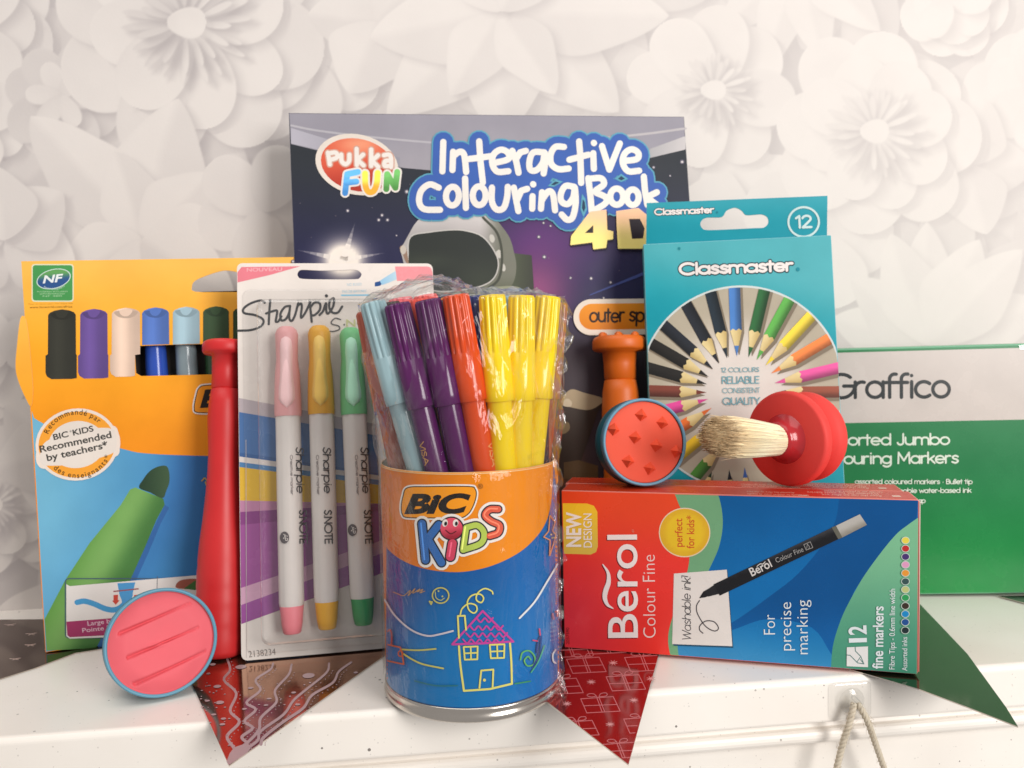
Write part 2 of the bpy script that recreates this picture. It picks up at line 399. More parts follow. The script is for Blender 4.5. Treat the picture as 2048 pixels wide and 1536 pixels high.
def shelf_mat():
    m, nt, p = new_mat('white_painted_shelf'); N = nt.nodes; Lk = nt.links
    tc = N.new('ShaderNodeTexCoord')
    fac = None
    for sc, th, amt in ((240, .14, .5), (110, .085, .8), (520, .20, .22)):
        vo = N.new('ShaderNodeTexVoronoi'); vo.inputs['Scale'].default_value = sc; Lk.new(tc.outputs['Object'], vo.inputs['Vector'])
        sep = N.new('ShaderNodeSeparateColor'); Lk.new(vo.outputs['Color'], sep.inputs[0])
        mul = N.new('ShaderNodeMath'); mul.operation = 'MULTIPLY'; mul.inputs[1].default_value = th; Lk.new(sep.outputs[0], mul.inputs[0])
        lt = N.new('ShaderNodeMath'); lt.operation = 'LESS_THAN'; Lk.new(vo.outputs['Distance'], lt.inputs[0]); Lk.new(mul.outputs[0], lt.inputs[1])
        gt = N.new('ShaderNodeMath'); gt.operation = 'GREATER_THAN'; gt.inputs[1].default_value = .62; Lk.new(sep.outputs[1], gt.inputs[0])
        m2 = N.new('ShaderNodeMath'); m2.operation = 'MULTIPLY'; Lk.new(lt.outputs[0], m2.inputs[0]); Lk.new(gt.outputs[0], m2.inputs[1])
        m3 = N.new('ShaderNodeMath'); m3.operation = 'MULTIPLY'; m3.inputs[1].default_value = amt; Lk.new(m2.outputs[0], m3.inputs[0])
        if fac is None: fac = m3
        else:
            mm = N.new('ShaderNodeMath'); mm.operation = 'MAXIMUM'; Lk.new(fac.outputs[0], mm.inputs[0]); Lk.new(m3.outputs[0], mm.inputs[1]); fac = mm
    nz = N.new('ShaderNodeTexNoise'); nz.inputs['Scale'].default_value = 14; nz.inputs['Detail'].default_value = 8; Lk.new(tc.outputs['Object'], nz.inputs['Vector'])
    cr = N.new('ShaderNodeValToRGB'); cr.color_ramp.elements[0].position = .3; cr.color_ramp.elements[1].position = .7
    cr.color_ramp.elements[0].color = (*s2l((238, 230, 221)), 1); cr.color_ramp.elements[1].color = (*s2l((245, 239, 231)), 1)
    Lk.new(nz.outputs['Fac'], cr.inputs['Fac'])
    mx = N.new('ShaderNodeMix'); mx.data_type = 'RGBA'; Lk.new(fac.outputs[0], mx.inputs['Factor']); Lk.new(cr.outputs['Color'], mx.inputs['A'])
    mx.inputs['B'].default_value = (*s2l((70, 58, 52)), 1); Lk.new(mx.outputs['Result'], p.inputs['Base Color'])
    p.inputs['Roughness'].default_value = .33; p.inputs['Specular IOR Level'].default_value = .4
    b = N.new('ShaderNodeBump'); b.inputs['Strength'].default_value = .08; b.inputs['Distance'].default_value = .001; Lk.new(nz.outputs['Fac'], b.inputs['Height']); Lk.new(b.outputs['Normal'], p.inputs['Normal'])
    return m
M_SHELF = shelf_mat()

# ------------------------------------------------------------------ things
def tag(o, label, cat, group=None, kind=None):
    if label: o['label'] = label
    if cat: o['category'] = cat
    if group: o['group'] = group
    if kind: o['kind'] = kind
    return o
def thing(name, label, cat, loc, group=None):
    o = bpy.data.objects.new(name, None); COL.objects.link(o); o.empty_display_size = .01
    tag(o, label, cat, group); o.location = loc
    return o
def attach(ob, root):
    """parent a mesh that was built in world coordinates without moving it"""
    ob.parent = root
    ob.matrix_parent_inverse = Matrix.Translation(-Vector(root.location))
    return ob
def attach_sub(ob, part):
    ob.parent = part; return ob

def lathe(mb, P, A, prof, col, seg=32, flute=None, cap0=True, cap1=True, up=None):
    """prof = [(distance along A, radius[, colour])]; flute(angle, i) scales the radius"""
    A = np.array(A, float)/np.linalg.norm(A); P = np.array(P, float)
    r = np.array([1., 0, 0]) if abs(A[0]) < .8 else np.array([0, 1., 0])
    U = np.cross(A, r); U /= np.linalg.norm(U); W = np.cross(A, U)
    V = []; Cc = []; F = []
    for i, q in enumerate(prof):
        cc = s2l(q[2]) if len(q) > 2 else s2l(col)
        for k in range(seg):
            a = 2*pi*k/seg; rr = q[1]*(flute(a, i) if flute else 1)
            V.append(P+A*q[0]+U*cos(a)*rr+W*sin(a)*rr); Cc.append(cc)
    n = len(prof)
    for i in range(n-1):
        for k in range(seg):
            a, b = i*seg+k, i*seg+(k+1) % seg
            F.append((a, b, b+seg, a+seg))
    mb.add(V, F, Cc, True)
    if cap0: mb.add([V[k] for k in range(seg)], [tuple(range(seg-1, -1, -1))], Cc[0], False)
    if cap1: mb.add([V[(n-1)*seg+k] for k in range(seg)], [tuple(range(seg))], Cc[-1], False)
def tube(mb, pts, r, col, seg=8, caps=True):
    pts = [np.array(p, float) for p in pts]; n = len(pts); V = []; F = []
    nrm = None
    for i in range(n):
        t = pts[min(i+1, n-1)]-pts[max(i-1, 0)]; t /= np.linalg.norm(t)
        if nrm is None:
            nrm = np.cross(t, [0.3, .9, .2]); nrm /= np.linalg.norm(nrm)
        else:
            nrm = nrm-t*(nrm@t); nrm /= np.linalg.norm(nrm)
        b = np.cross(t, nrm); rr = r(i/(n-1)) if callable(r) else r
        for k in range(seg):
            a = 2*pi*k/seg; V.append(pts[i]+nrm*cos(a)*rr+b*sin(a)*rr)
    for i in range(n-1):
        for k in range(seg):
            a, b = i*seg+k, i*seg+(k+1) % seg; F.append((a, b, b+seg, a+seg))
    if caps: F += [tuple(range(seg-1, -1, -1)), tuple((n-1)*seg+k for k in range(seg))]
    mb.add(V, F, s2l(col), True)
def box_mesh(mb, pl, w, h, t, col, bev=.0006, x0=0, y0=0, front=0.0):
    """closed carton: front face at distance `front` on the plane, going back by t; edges rounded"""
    bm = bmesh.new(); bmesh.ops.create_cube(bm, size=1)
    for v in bm.verts:
        v.co = ((v.co.x+.5)*w+x0, (v.co.y+.5)*h+y0, front-(0.5-v.co.z)*t)
    if bev: bmesh.ops.bevel(bm, geom=list(bm.edges), offset=bev, segments=2, profile=.5, affect='EDGES')
    V = [pl.O+pl.X*v.co.x+pl.Y*v.co.y+pl.N*v.co.z for v in bm.verts]
    bm.verts.index_update(); F = [tuple(v.index for v in f.verts) for f in bm.faces]
    cf = col if callable(col) else (lambda co: col)
    lim = 3.0*max(bev, 1e-5)
    for f in bm.faces:       # folded edges show a little worn, paler board
        worn = bev > 0 and min(e.calc_length() for e in f.edges) < lim
        cc = []
        for v in f.verts:
            c = cf(v.co)
            if worn: c = tuple(a+(226-a)*.38 for a in c)
            cc.append(s2l(c))
        mb.add([V[v.index] for v in f.verts], [tuple(range(len(f.verts)))], cc, False)
    bm.free()
def sheet(pl, poly, holes, th, col, name, mat, space=14, back=None):
    """a sheet of card of real thickness with holes cut through it (outline in pixels on the plane)"""
    p = Print(pl, 0.0); p.fill(poly, col, space, holes)
    q = Print(pl, -th); q.fill(poly, back or col, space*2, holes)
    q.f = [f[::-1] for f in q.f]
    p.add(q.v, q.f, q.c)
    for lp in [poly]+list(holes):
        n = len(lp); a = [pl.hit(x, y, 0) for x, y in lp]; b = [pl.hit(x, y, -th) for x, y in lp]
        cc = s2l((215, 205, 195))
        p.add(a+b, [(i, (i+1) % n, n+(i+1) % n, n+i) for i in range(n)], cc)
    return p
def lerp(a, b, t):
    t = max(0., min(1., t)); return tuple(a[i]+(b[i]-a[i])*t for i in range(3))
def sst(a, b, x):
    t = max(0., min(1., (x-a)/(b-a))); return t*t*(3-2*t)
# ================================================================== setting: papered wall and painted shelf
YAW_W = rad(7.0)
EX = np.array([cos(YAW_W), sin(YAW_W), 0]); EN = np.array([sin(YAW_W), -cos(YAW_W), 0]); EZ = np.array([0, 0, 1.])
EDGE = on_z(0, 1478)                              # a point on the shelf's front edge
WALL = Plane((-0.3157, 0.4830, 0), YAW_W)

def wallpaper():
    """printed wallpaper of white paper flowers: the flat print is painted petal by petal into the wall's own vertices"""
    du = .00072; u = np.arange(-.13, .80, du); v = np.arange(-.02, .46, du)
    UU, VV = np.meshgrid(u, v); nx, ny = len(u), len(v)
    P = WALL.O[None, None]+WALL.X*UU[..., None]+WALL.Y*VV[..., None]
    D = P-CC; z = D@CF; X = PCX+FPX*(D@CR)/z; Y = PCY-FPX*(D@CU)/z
    X = X+2.0*np.sin(Y/37)+1.5*np.sin(X/23+Y/51)
    rg = np.random.RandomState(5)
    T = .38+.05*np.sin(X/90)*np.cos(Y/70)
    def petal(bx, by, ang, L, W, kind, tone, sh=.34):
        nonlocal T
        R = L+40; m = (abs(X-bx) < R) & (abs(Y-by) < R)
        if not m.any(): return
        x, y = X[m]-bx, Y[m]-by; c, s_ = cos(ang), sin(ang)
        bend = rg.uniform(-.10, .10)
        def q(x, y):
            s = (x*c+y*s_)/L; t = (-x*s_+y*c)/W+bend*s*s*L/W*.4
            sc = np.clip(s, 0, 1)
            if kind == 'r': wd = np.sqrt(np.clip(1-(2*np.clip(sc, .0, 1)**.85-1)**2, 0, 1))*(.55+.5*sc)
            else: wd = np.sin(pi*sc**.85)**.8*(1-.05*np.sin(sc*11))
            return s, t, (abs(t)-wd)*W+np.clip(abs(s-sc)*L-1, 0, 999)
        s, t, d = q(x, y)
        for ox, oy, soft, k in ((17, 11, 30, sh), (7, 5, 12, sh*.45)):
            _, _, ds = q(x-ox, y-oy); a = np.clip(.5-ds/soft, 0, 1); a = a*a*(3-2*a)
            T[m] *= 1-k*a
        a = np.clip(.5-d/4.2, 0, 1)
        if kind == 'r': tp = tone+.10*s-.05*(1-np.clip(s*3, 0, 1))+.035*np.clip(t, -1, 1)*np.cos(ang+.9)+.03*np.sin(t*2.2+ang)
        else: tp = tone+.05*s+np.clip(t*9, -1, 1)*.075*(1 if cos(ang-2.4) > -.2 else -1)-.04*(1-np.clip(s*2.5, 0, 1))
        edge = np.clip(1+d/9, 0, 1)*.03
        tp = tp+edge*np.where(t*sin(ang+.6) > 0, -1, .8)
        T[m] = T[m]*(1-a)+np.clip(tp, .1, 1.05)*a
    def flower(cx, cy, n, L, W, rot, kind, tone, layers=1, stamen=0, jit=.1, a0=0, a1=360):
        for ly in range(layers):
            k = 1-.25*ly; full = (a1-a0) >= 360
            for i in rg.permutation(n):
                a = rad(a0+(a1-a0)*(i+.5*ly)/(n if full else max(1, n-1)))+rot+rg.uniform(-jit, jit)
                petal(cx, cy, a, L*k*rg.uniform(.9, 1.07), W*k*rg.uniform(.92, 1.1), kind, tone+.05*ly+rg.uniform(-.05, .05))
        if stamen:
            for rr, nn in ((1.0, 19), (.72, 15)):
                for i in range(nn):
                    a = 2*pi*i/nn+rg.uniform(-.1, .1)
                    petal(cx+cos(a)*stamen*.3, cy+sin(a)*stamen*.3, a, stamen*.85*rr*rg.uniform(.85, 1.1), stamen*.085, 'r', tone+(.02 if cos(a-.5) > 0 else -.16), .5)
            petal(cx-stamen*.36, cy, 0, stamen*.72, stamen*.36, 'r', tone+.1, .12)
    # fillers, far back
    for gx in range(-420, 2560, 210):
        for gy in range(-420, 1340, 200):
            if rg.rand() < .8:
                flower(gx+rg.uniform(-70, 70), gy+rg.uniform(-70, 70), rg.randint(6, 9), rg.uniform(120, 185), rg.uniform(45, 70), rg.uniform(0, 6), rg.choice(['r', 'p']), rg.uniform(.55, .75), 1, 0)
    flower(-70, 60, 7, 190, 90, .3, 'r', .72, 2)
    flower(-60, 250, 7, 110, 55, .2, 'r', .80)
    flower(125, 205, 8, 125, 52, .3, 'r', .62); flower(122, 192, 6, 72, 26, .1, 'r', .80)
    flower(620, 120, 6, 140, 70, .5, 'r', .80)
    flower(375, 45, 8, 285, 112, .22, 'r', .80, 2, 108, .06)
    for tx, ty, W in ((40, 415, 75), (72, 225, 82), (345, 195, 95), (225, 305, 62), (425, 350, 66), (500, 480, 70), (110, 560, 70), (290, 640, 80), (470, 600, 70)):
        bx, by = 285, 478; petal(bx, by, math.atan2(ty-by, tx-bx), math.hypot(tx-bx, ty-by), W, 'p', .88)
    flower(10, 480, 6, 150, 70, .4, 'p', .84)
    flower(520, 420, 5, 130, 66, .2, 'r', .84)
    flower(760, 45, 6, 150, 70, 0, 'p', .84)
    for tx, ty, W in ((770, 225, 82), (1245, 215, 80), (1340, 40, 80), (745, 80, 80), (1005, 275, 86), (895, 188, 58), (1108, 190, 56), (930, -120, 60), (1080, -120, 60)):
        bx, by = 1005, 22; petal(bx, by, math.atan2(ty-by, tx-bx), math.hypot(tx-bx, ty-by), W, 'p', .92)
    for tx, ty in ((1440, 60), (1530, 140), (1640, 115), (1750, 60)):
        petal(1600, -90, math.atan2(ty+90, tx-1600), math.hypot(ty+90, tx-1600)*1.05, 48, 'p', .9)
    flower(1500, 440, 6, 175, 90, .3, 'p', .88); flower(1625, 470, 5, 165, 95, 2.6, 'r', .92)
    flower(1425, 180, 8, 165, 74, .2, 'r', .92, 1, 68)
    flower(1905, 10, 7, 110, 56, .1, 'r', .92, 2)
    flower(2080, 190, 7, 150, 75, .4, 'r', .90, 2)
    flower(1930, 330, 5, 150, 60, 0, 'p', .9)
    flower(1750, 262, 8, 205, 92, .1, 'r', .95, 2, 84, .07)
    for tx, ty, W in ((1660, 640, 60), (1700, 560, 58), (2090, 600, 66), (1850, 445, 56), (1775, 470, 62), (1962, 480, 66), (2045, 500, 60)):
        bx, by = 1862, 690; petal(bx, by, math.atan2(ty-by, tx-bx), math.hypot(tx-bx, ty-by), W, 'p', .95)
    flower(15, 720, 7, 130, 60, .3, 'r', .78, 2); flower(-10, 1010, 8, 150, 60, .1, 'r', .80, 2, 50); flower(120, 900, 6, 150, 70, .7, 'p', .8)
    # tones of the print: brighter light towards the right is painted in, paler and flatter
    T = np.clip(T, 0, 1.05)
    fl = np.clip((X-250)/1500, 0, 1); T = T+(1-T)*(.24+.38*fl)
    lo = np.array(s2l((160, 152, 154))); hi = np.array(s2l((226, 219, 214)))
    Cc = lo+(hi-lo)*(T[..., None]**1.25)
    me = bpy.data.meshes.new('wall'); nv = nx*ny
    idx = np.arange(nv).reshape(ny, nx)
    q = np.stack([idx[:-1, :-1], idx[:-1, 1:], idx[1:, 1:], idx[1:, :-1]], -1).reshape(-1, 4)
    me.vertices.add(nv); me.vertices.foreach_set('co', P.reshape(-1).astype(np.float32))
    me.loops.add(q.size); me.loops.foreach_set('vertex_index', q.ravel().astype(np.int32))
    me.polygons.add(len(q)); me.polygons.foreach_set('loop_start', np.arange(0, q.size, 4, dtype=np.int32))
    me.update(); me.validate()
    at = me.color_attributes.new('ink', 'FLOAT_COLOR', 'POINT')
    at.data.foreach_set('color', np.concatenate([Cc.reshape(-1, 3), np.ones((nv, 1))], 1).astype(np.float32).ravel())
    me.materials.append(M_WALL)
    o = bpy.data.objects.new('wall', me); COL.objects.link(o)
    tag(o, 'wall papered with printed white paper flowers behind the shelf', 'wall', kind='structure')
wallpaper()

def shelf():
    prof = [(-.30, 0)]
    def arc(cd, cz, r, a0, a1, n=5):
        return [(cd+r*cos(rad(a0+(a1-a0)*i/n)), cz+r*sin(rad(a0+(a1-a0)*i/n))) for i in range(n+1)]
    prof += arc(-.0030, -.0030, .0030, 90, 0, 6)
    prof += arc(-.0015, -.0195, .0015, 0, -90, 3)
    prof += [(-.0065, -.0212)] + arc(-.0095, -.0242, .003, 80, 10, 3)[::1]
    prof += [(-.0060, -.0252)] + arc(-.0060, -.0290, .0036, 85, -85, 8) + [(-.0085, -.0330), (-.0090, -.0345), (-.0090, -.30)]
    m = MB(); V = []; F = []
    us = [-.5, 1.4]
    for uu in us:
        for d, z in prof: V.append(EDGE+EX*uu+EN*d+EZ*z)
    n = len(prof)
    for i in range(n-1): F.append((i, i+1, n+i+1, n+i))
    m.add(V, F, (.8, .8, .8), False)
    o = m.build('shelf', M_SHELF)
    for p in o.data.polygons: p.use_smooth = False
    tag(o, 'white painted mantel shelf with a moulded front edge and dark specks', 'shelf', kind='structure')
shelf()

# ================================================================== foil pennants lying on the shelf
PZ = Plane((0, 0, .0008), axes=((1, 0, 0), (0, 1, 0)))
class OnShelf(Plane):
    pass
PEN_T = .0005
def pennant(poly, col, mat, label, z=.0006, paint=None):
    pl = Plane((0, 0, z), axes=((1, 0, 0), (0, 1, 0)))
    c = pl.hit(sum(p[0] for p in poly)/len(poly), sum(p[1] for p in poly)/len(poly))
    root = thing('foil_pennant', label, 'pennant', (c[0], c[1], 0), 'foil pennants of a garland on the shelf')
    sh = sheet(pl, poly, [], PEN_T, col, 'card', mat, 20)
    attach(sh.build('card', mat, None), root)
    if paint:
        p = Print(pl, 2e-5); paint(p)
        attach(p.build('printed_pattern', M_GLOSS, None), root)
    return root

WAVES = [
 [(380, 60), (400, 150), (440, 290), (380, 390), (500, 520), (440, 690), (530, 800), (410, 940), (480, 1060), (450, 1120)],
 [(860, 230), (830, 290), (690, 390), (735, 490), (600, 610), (690, 680), (580, 790), (660, 860), (555, 945), (600, 1000), (610, 1050)],
 [(1040, 240), (1010, 340), (880, 490), (890, 610), (740, 760), (720, 880), (600, 1010), (520, 1060)],
 [(1405, 230), (1380, 320), (1200, 470), (1060, 590), (960, 730), (740, 890), (710, 980), (600, 1060), (530, 1090)],
 [(1620, 220), (1500, 310), (1440, 420), (1240, 540), (1150, 670), (960, 800), (770, 950), (740, 1020)]]
def brown_paint(p):
    cI = (176, 150, 152)
    for k, wv in enumerate(WAVES):
        p.stroke(Z_(wv), (lambda t: 4+2.6*t), cI, smooth=True, n=5)
        pts = spline(Z_([(x+38, y+18) for x, y in wv]), 9)[::2]
        for q in pts[3:]: p.fill(ell(q[0], q[1], 1.3, 1.0, 0, 6), cI, step=False)
        p.l += 5e-6
    p.fill(Z_([(435, 1110), (480, 1050), (600, 1010), (640, 1060), (600, 1110), (425, 1225), (405, 1190)]), cI)
    rr = random.Random(4)
    dots = [(315, 455, 38, 15), (340, 612, 42, 17), (375, 770, 26, 11), (365, 825, 28, 11), (280, 730, 26, 10), (218, 595, 25, 9), (228, 330, 20, 9), (270, 240, 30, 12), (545, 265, 55, 20),
            (1205, 350, 60, 25), (1060, 515, 24, 10), (1100, 632, 26, 10), (1455, 505, 26, 10), (820, 575, 26, 8), (790, 638, 24, 8), (640, 470, 28, 10), (580, 675, 24, 9), (1665, 320, 22, 10)]
    for _ in range(34): dots.append((rr.uniform(150, 460), rr.uniform(380, 1060), rr.uniform(5, 13), rr.uniform(4, 6)))
    for _ in range(20): dots.append((rr.uniform(560, 1250), rr.uniform(380, 900), rr.uniform(5, 12), rr.uniform(4, 6)))
    poly = [(388, 1392), (458, 1530), (772, 1308), (800, 1240), (340, 1272)]
    for x, y, a, b in dots:
        (px, py), = Z_([(x, y)])
        if inside(poly, px, py): p.fill(ell(px, py, a/4.876, b/4.876, -5, 14), cI, step=False)
Z_ = K8
tip = (458, 1531)
pennant([(340, 1272), (395, 1392), tip, (772, 1309), (872, 1238)], (196, 146, 118), M_FOIL, 'brown mirror foil pennant with pale wavy lines, under the upright highlighter pack', paint=brown_paint)

def gift(p, ox, oy, sk=1.0):
    c = (205, 120, 122); t = K7
    def q(pts): return t([(ox+x*sk, oy+y*sk) for x, y in pts])
    p.stroke(q([(-170, -60), (200, -85)]), 1.5, c); p.stroke(q([(-170, -60), (-100, 100), (280, 80), (200, -85)]), 1.5, c)
    p.stroke(q([(15, -70), (75, 92)]), 1.5, c); p.stroke(q([(40, -72), (105, 90)]), 1.5, c)
    p.stroke(q([(-135, 20), (245, 5)]), 1.5, c)
    p.stroke(q([(20, -75), (-20, -115), (-80, -115), (-95, -95), (-50, -80), (10, -90)]), 1.5, c, smooth=True)
    p.stroke(q([(35, -75), (60, -118), (120, -125), (130, -100), (90, -85), (40, -85)]), 1.5, c, smooth=True)
def star8(p, x, y, r=54):
    if not inside(RED_POLY, *K7([(x, y)])[0]): return
    for k in range(4):
        a = pi*k/4+.3; p.l += 2e-6; (x0, y0), (x1, y1) = K7([(x-cos(a)*r, y-sin(a)*r*.6), (x+cos(a)*r, y+sin(a)*r*.6)])
        Print.stroke(p, [(x0+(x1-x0)*q/6, y0+(y1-y0)*q/6) for q in range(7)], lambda t: .5+1.3*sin(pi*t), (222, 160, 158), caps=False, step=False)
RED_POLY = [(905, 1258), (1090, 1400), (1257, 1529), (1316, 1314), (1343, 1215)]
class ClipPrint(Print):
    """print trimmed at the edge of the card"""
    def __init__(s, surf, l0, poly): super().__init__(surf, l0); s.poly = poly
    def stroke(s, pts, wd, col, smooth=False, closed=False, n=6, step=True, caps=True):
        if smooth: pts = spline(pts, n, closed)
        fine = []
        for a, b in zip(pts[:-1], pts[1:]):
            k = max(1, int(math.dist(a, b)/5)); fine += [(a[0]+(b[0]-a[0])*i/k, a[1]+(b[1]-a[1])*i/k) for i in range(k)]
        fine.append(pts[-1]); run = []
        for q in fine+[None]:
            if q is not None and inside(s.poly, *q): run.append(q)
            else:
                if len(run) > 1: super().stroke(run, wd, col)
                run = []
def red_paint(p0):
    p = ClipPrint(p0.S, p0.l, RED_POLY)
    for x, y in ((700, 280), (1360, 260), (440, 520), (1150, 480), (860, 730), (620, 1000), (1350, 960), (1090, 1250), (930, 60), (520, 100)): p.l = p0.l; gift(p, x, y)
    for x, y in ((1060, 260), (810, 478), (535, 725), (1295, 685), (1025, 960), (1490, 440)): p.l = p0.l; star8(p, x, y)
    p0.v, p0.f, p0.c, p0.sm = p.v, p.f, p.c, p.sm
pennant(RED_POLY, (172, 66, 66), M_FOILRED, 'red foil pennant printed with gift boxes, pointing down past the shelf edge', z=.0014, paint=red_paint)
pennant([(1560, 1300), (1755, 1354), (1838, 1378), (1930, 1412), (2036, 1453), (2012, 1414), (1985, 1377), (1935, 1308), (1880, 1250), (1838, 1206), (1700, 1150)], (98, 112, 86), M_FOIL,
        'plain dark green pennant poking out beyond the end of the lying marker boxes')
def sprig(p):
    for x, y in ((60, 1290), (30, 1318), (62, 1268), (130, 1276), (100, 1300), (20, 1250)):
        for a in (0, .9, 2.0, 2.8): p.stroke([(x, y), (x+11*cos(a), y+5*sin(a)-2)], 1.2, (190, 165, 155))
pennant([(-60, 1380), (0, 1358), (70, 1336), (150, 1306), (208, 1297), (262, 1276), (300, 1236), (-80, 1240)], (112, 94, 84), M_FOIL, 'dark brown foil pennant with pale sprigs, beside the orange and blue pen box', paint=sprig)
pennant([(1996, 1192), (2050, 1206), (2120, 1222), (2120, 1190)], (80, 92, 70), M_FOIL, 'tip of a dark pennant in front of the green and white marker box', z=.0010)
# ================================================================== printed cartons, book and packs
WHITE = (232, 224, 216); BLACK = (38, 36, 36)
def P2(pl, u, v): return tuple(float(a) for a in project(pl.pt(u, v)))
def quad(pl, u0, v0, u1, v1): return [P2(pl, u0, v1), P2(pl, u1, v1), P2(pl, u1, v0), P2(pl, u0, v0)]
def yb(curve, x):
    for (x0, y0), (x1, y1) in zip(curve[:-1], curve[1:]):
        if x0 <= x <= x1: return y0+(y1-y0)*(x-x0)/(x1-x0)
    return curve[-1][1]

def logo_tablet(p, f, pts, k, txt0, txt1, h, full=True):
    """orange tablet with a black keyline, white surround and slanted heavy lettering"""
    q = f(pts); q = spline(q, 5, True)
    p.stroke(q, 9*k, WHITE, closed=True); p.fill(q, (240, 150, 25)); p.stroke(q, 2.2*k, (45, 32, 20), closed=True)
    (a, b) = f([txt0, txt1])
    p.text('BiC', a, b, h, (34, 28, 26), off=.05, shear=.28)

# ---------------------------------------------------------------- orange and blue felt pen box
def pen_box():
    pl = Plane((-.2455, .4101, .0010), rad(17.19), rad(4), rad(1.81)); W, H, D = .23, .2045, .020
    root = thing('felt_pen_box', 'large orange and blue box of felt pens with a cut-out window', 'pen box', (-.14, .44, 0))
    HB = .186
    m = MB(); ins = (70, 60, 54); out = (226, 160, 50)
    c = lambda u, v, l: pl.pt(u, v, l)
    f = -.0006
    for a, b in (((.0004, 0), (.0004, HB)), ((W-.0004, HB), (W-.0004, 0)), ((.0004, HB), (W-.0004, HB)), ((W-.0004, 0.0004), (.0004, 0.0004))):
        m.add([c(*a, f), c(*b, f), c(*b, -D), c(*a, -D)], [(0, 1, 2, 3)], s2l(out))
        e = .0005
    m.add([c(.0004, 0, -D), c(.0004, HB, -D), c(W-.0004, HB, -D), c(W-.0004, 0, -D)], [(0, 1, 2, 3)], s2l(ins))
    attach(m.build('carton', M_CARD), root)
    hang = spline(Z1([(1475, 280), (1500, 235), (1600, 192), (1690, 164), (1740, 158), (1800, 165), (1880, 190), (1985, 235), (2012, 280), (1985, 318), (1740, 322), (1500, 320)]), 3, True)
    win = Z1([(962, 738), (1035, 738), (1300, 728), (1640, 720), (2300, 700), (2300, 935), (1640, 955), (1340, 962), (1085, 968), (1045, 945), (1040, 860), (1035, 775), (1000, 752)])
    def col(x, y): return lerp((254, 190, 84), (250, 170, 34), (y-530)/170) if y < 700 else lerp((250, 170, 34), (238, 142, 16), (y-700)/210)
    poly = [P2(pl, .0, H), P2(pl, W, H), P2(pl, W, 0), P2(pl, 0, 0)]
    fs = sheet(pl, poly, [hang, win], .0005, col, 'front', M_CARD, 16, back=(150, 130, 110))
    attach(fs.build('front_panel', M_CARD), root)
    fp = Plane(pl.pt(0, 0, .00045), axes=(pl.X, pl.Y)); fl = spline([(41, 636), (52, 640), (60, 700), (66, 780), (62, 812), (52, 798), (38, 766), (31, 736), (34, 690)], 3, True)
    attach(sheet(fp, fl, [], .0004, lambda x, y: lerp((252, 186, 76), (244, 164, 40), (y-640)/150), 'flap', M_CARD, 16).build('side_flap', M_CARD), root)
    p = Print(pl)
    curve = [(20, 800), (43, 815), (68, 836), (100, 853), (170, 880), (242, 897), (293, 907), (420, 912), (500, 910), (600, 897), (760, 850)]
    def blue(x, y):
        c1 = lerp((112, 178, 208), (76, 146, 194), (x-100)/200) if x < 300 else lerp((76, 146, 194), (44, 100, 160), (x-300)/120)
        c2 = lerp(c1, (48, 104, 168), sst(80, 0, abs((x-300)+(y-1100)*.45))*.55)
        return lerp(c2, (60, 130, 190), sst(1000, 1250, y)*.3)
    bl = [P2(pl, .0003, 0.0003), P2(pl, W-.0003, .0003)]
    lx = lambda y: pl_left(y)
    def pl_left(y):
        a, b = poly[0], poly[3]; return b[0]+(a[0]-b[0])*(y-b[1])/(a[1]-b[1])+1
    top = [(pl_left(822)+1.5, 822)]+[q for q in spline(curve[1:], 4) if q[0] > 66]
    p.fill(top+[bl[1], bl[0]], blue, 18)
    # green marker picture
    body = Z2([(800, 242), (832, 230), (1004, 300), (1012, 336), (960, 432), (890, 600), (800, 800), (700, 1000), (598, 1205), (590, 1230), (262, 1246), (258, 1040), (400, 800), (550, 572), (740, 340)])
    body = [(max(x, pl_left(y)+1.5), min(y, 1301-.05*(x-92))) for x, y in body]
    def green(x, y):
        t = ((x-262)+(y-980)*.52)/95
        return lerp(lerp((92, 146, 66), (120, 168, 92), sst(-.6, .15, t)), (70, 120, 60), sst(.2, .8, t))
    p.fill([(x+9, y+6) for x, y in body[3:9]]+[body[8], body[3]], lambda x, y: (52, 100, 160), 20)
    p.fill(body, green, 14)
    p.fill(spline(Z2([(855, 232), (880, 180), (920, 130), (970, 102), (1022, 98), (1040, 140), (1040, 200), (1022, 250), (998, 296), (925, 262)]), 4, True), lambda x, y: lerp((38, 62, 42), (62, 88, 60), ((x-285)/50)), 8)
    # quality badge
    p.fill(rrect(*Z1([(243, 108)])[0], *Z1([(566, 398)])[0], 6), (222, 222, 190)); p.fill(rrect(*Z1([(252, 117)])[0], *Z1([(557, 388)])[0], 5), (72, 152, 82))
    (cx, cyy), = Z1([(412, 222)])
    p.fill(ell(cx, cyy, 35, 19.5, -14), (205, 222, 215)); p.fill(ell(cx, cyy, 33, 18, -14), lambda x, y: lerp((98, 160, 90), (44, 84, 140), sst(-12, 4, y-cyy+(x-cx)*.1)), 5)
    p.text('NF', *Z1([(328, 255), (490, 240)]), 15, (232, 236, 236), off=.03, shear=.25)
    p.arctext('environnement', cx, cyy-16, 38, 122, 52, 4.2, (205, 222, 215))
    for k, yy in enumerate((326, 343, 360)): p.text(('MATERIELS SCOLAIRES', 'ECRITURE MARQUAGE', 'NF 400')[k], *Z1([(285+k*22, yy), (520-k*22, yy-2)]), 2.8, (176, 214, 170))
    p.text('www.bicworld.com/africa', *Z1([(228, 448), (556, 442)]), 4.4, (128, 84, 20)); p.text('Pour en savoir plus / For more info', *Z1([(220, 420), (560, 414)]), 2.6, (196, 140, 40))
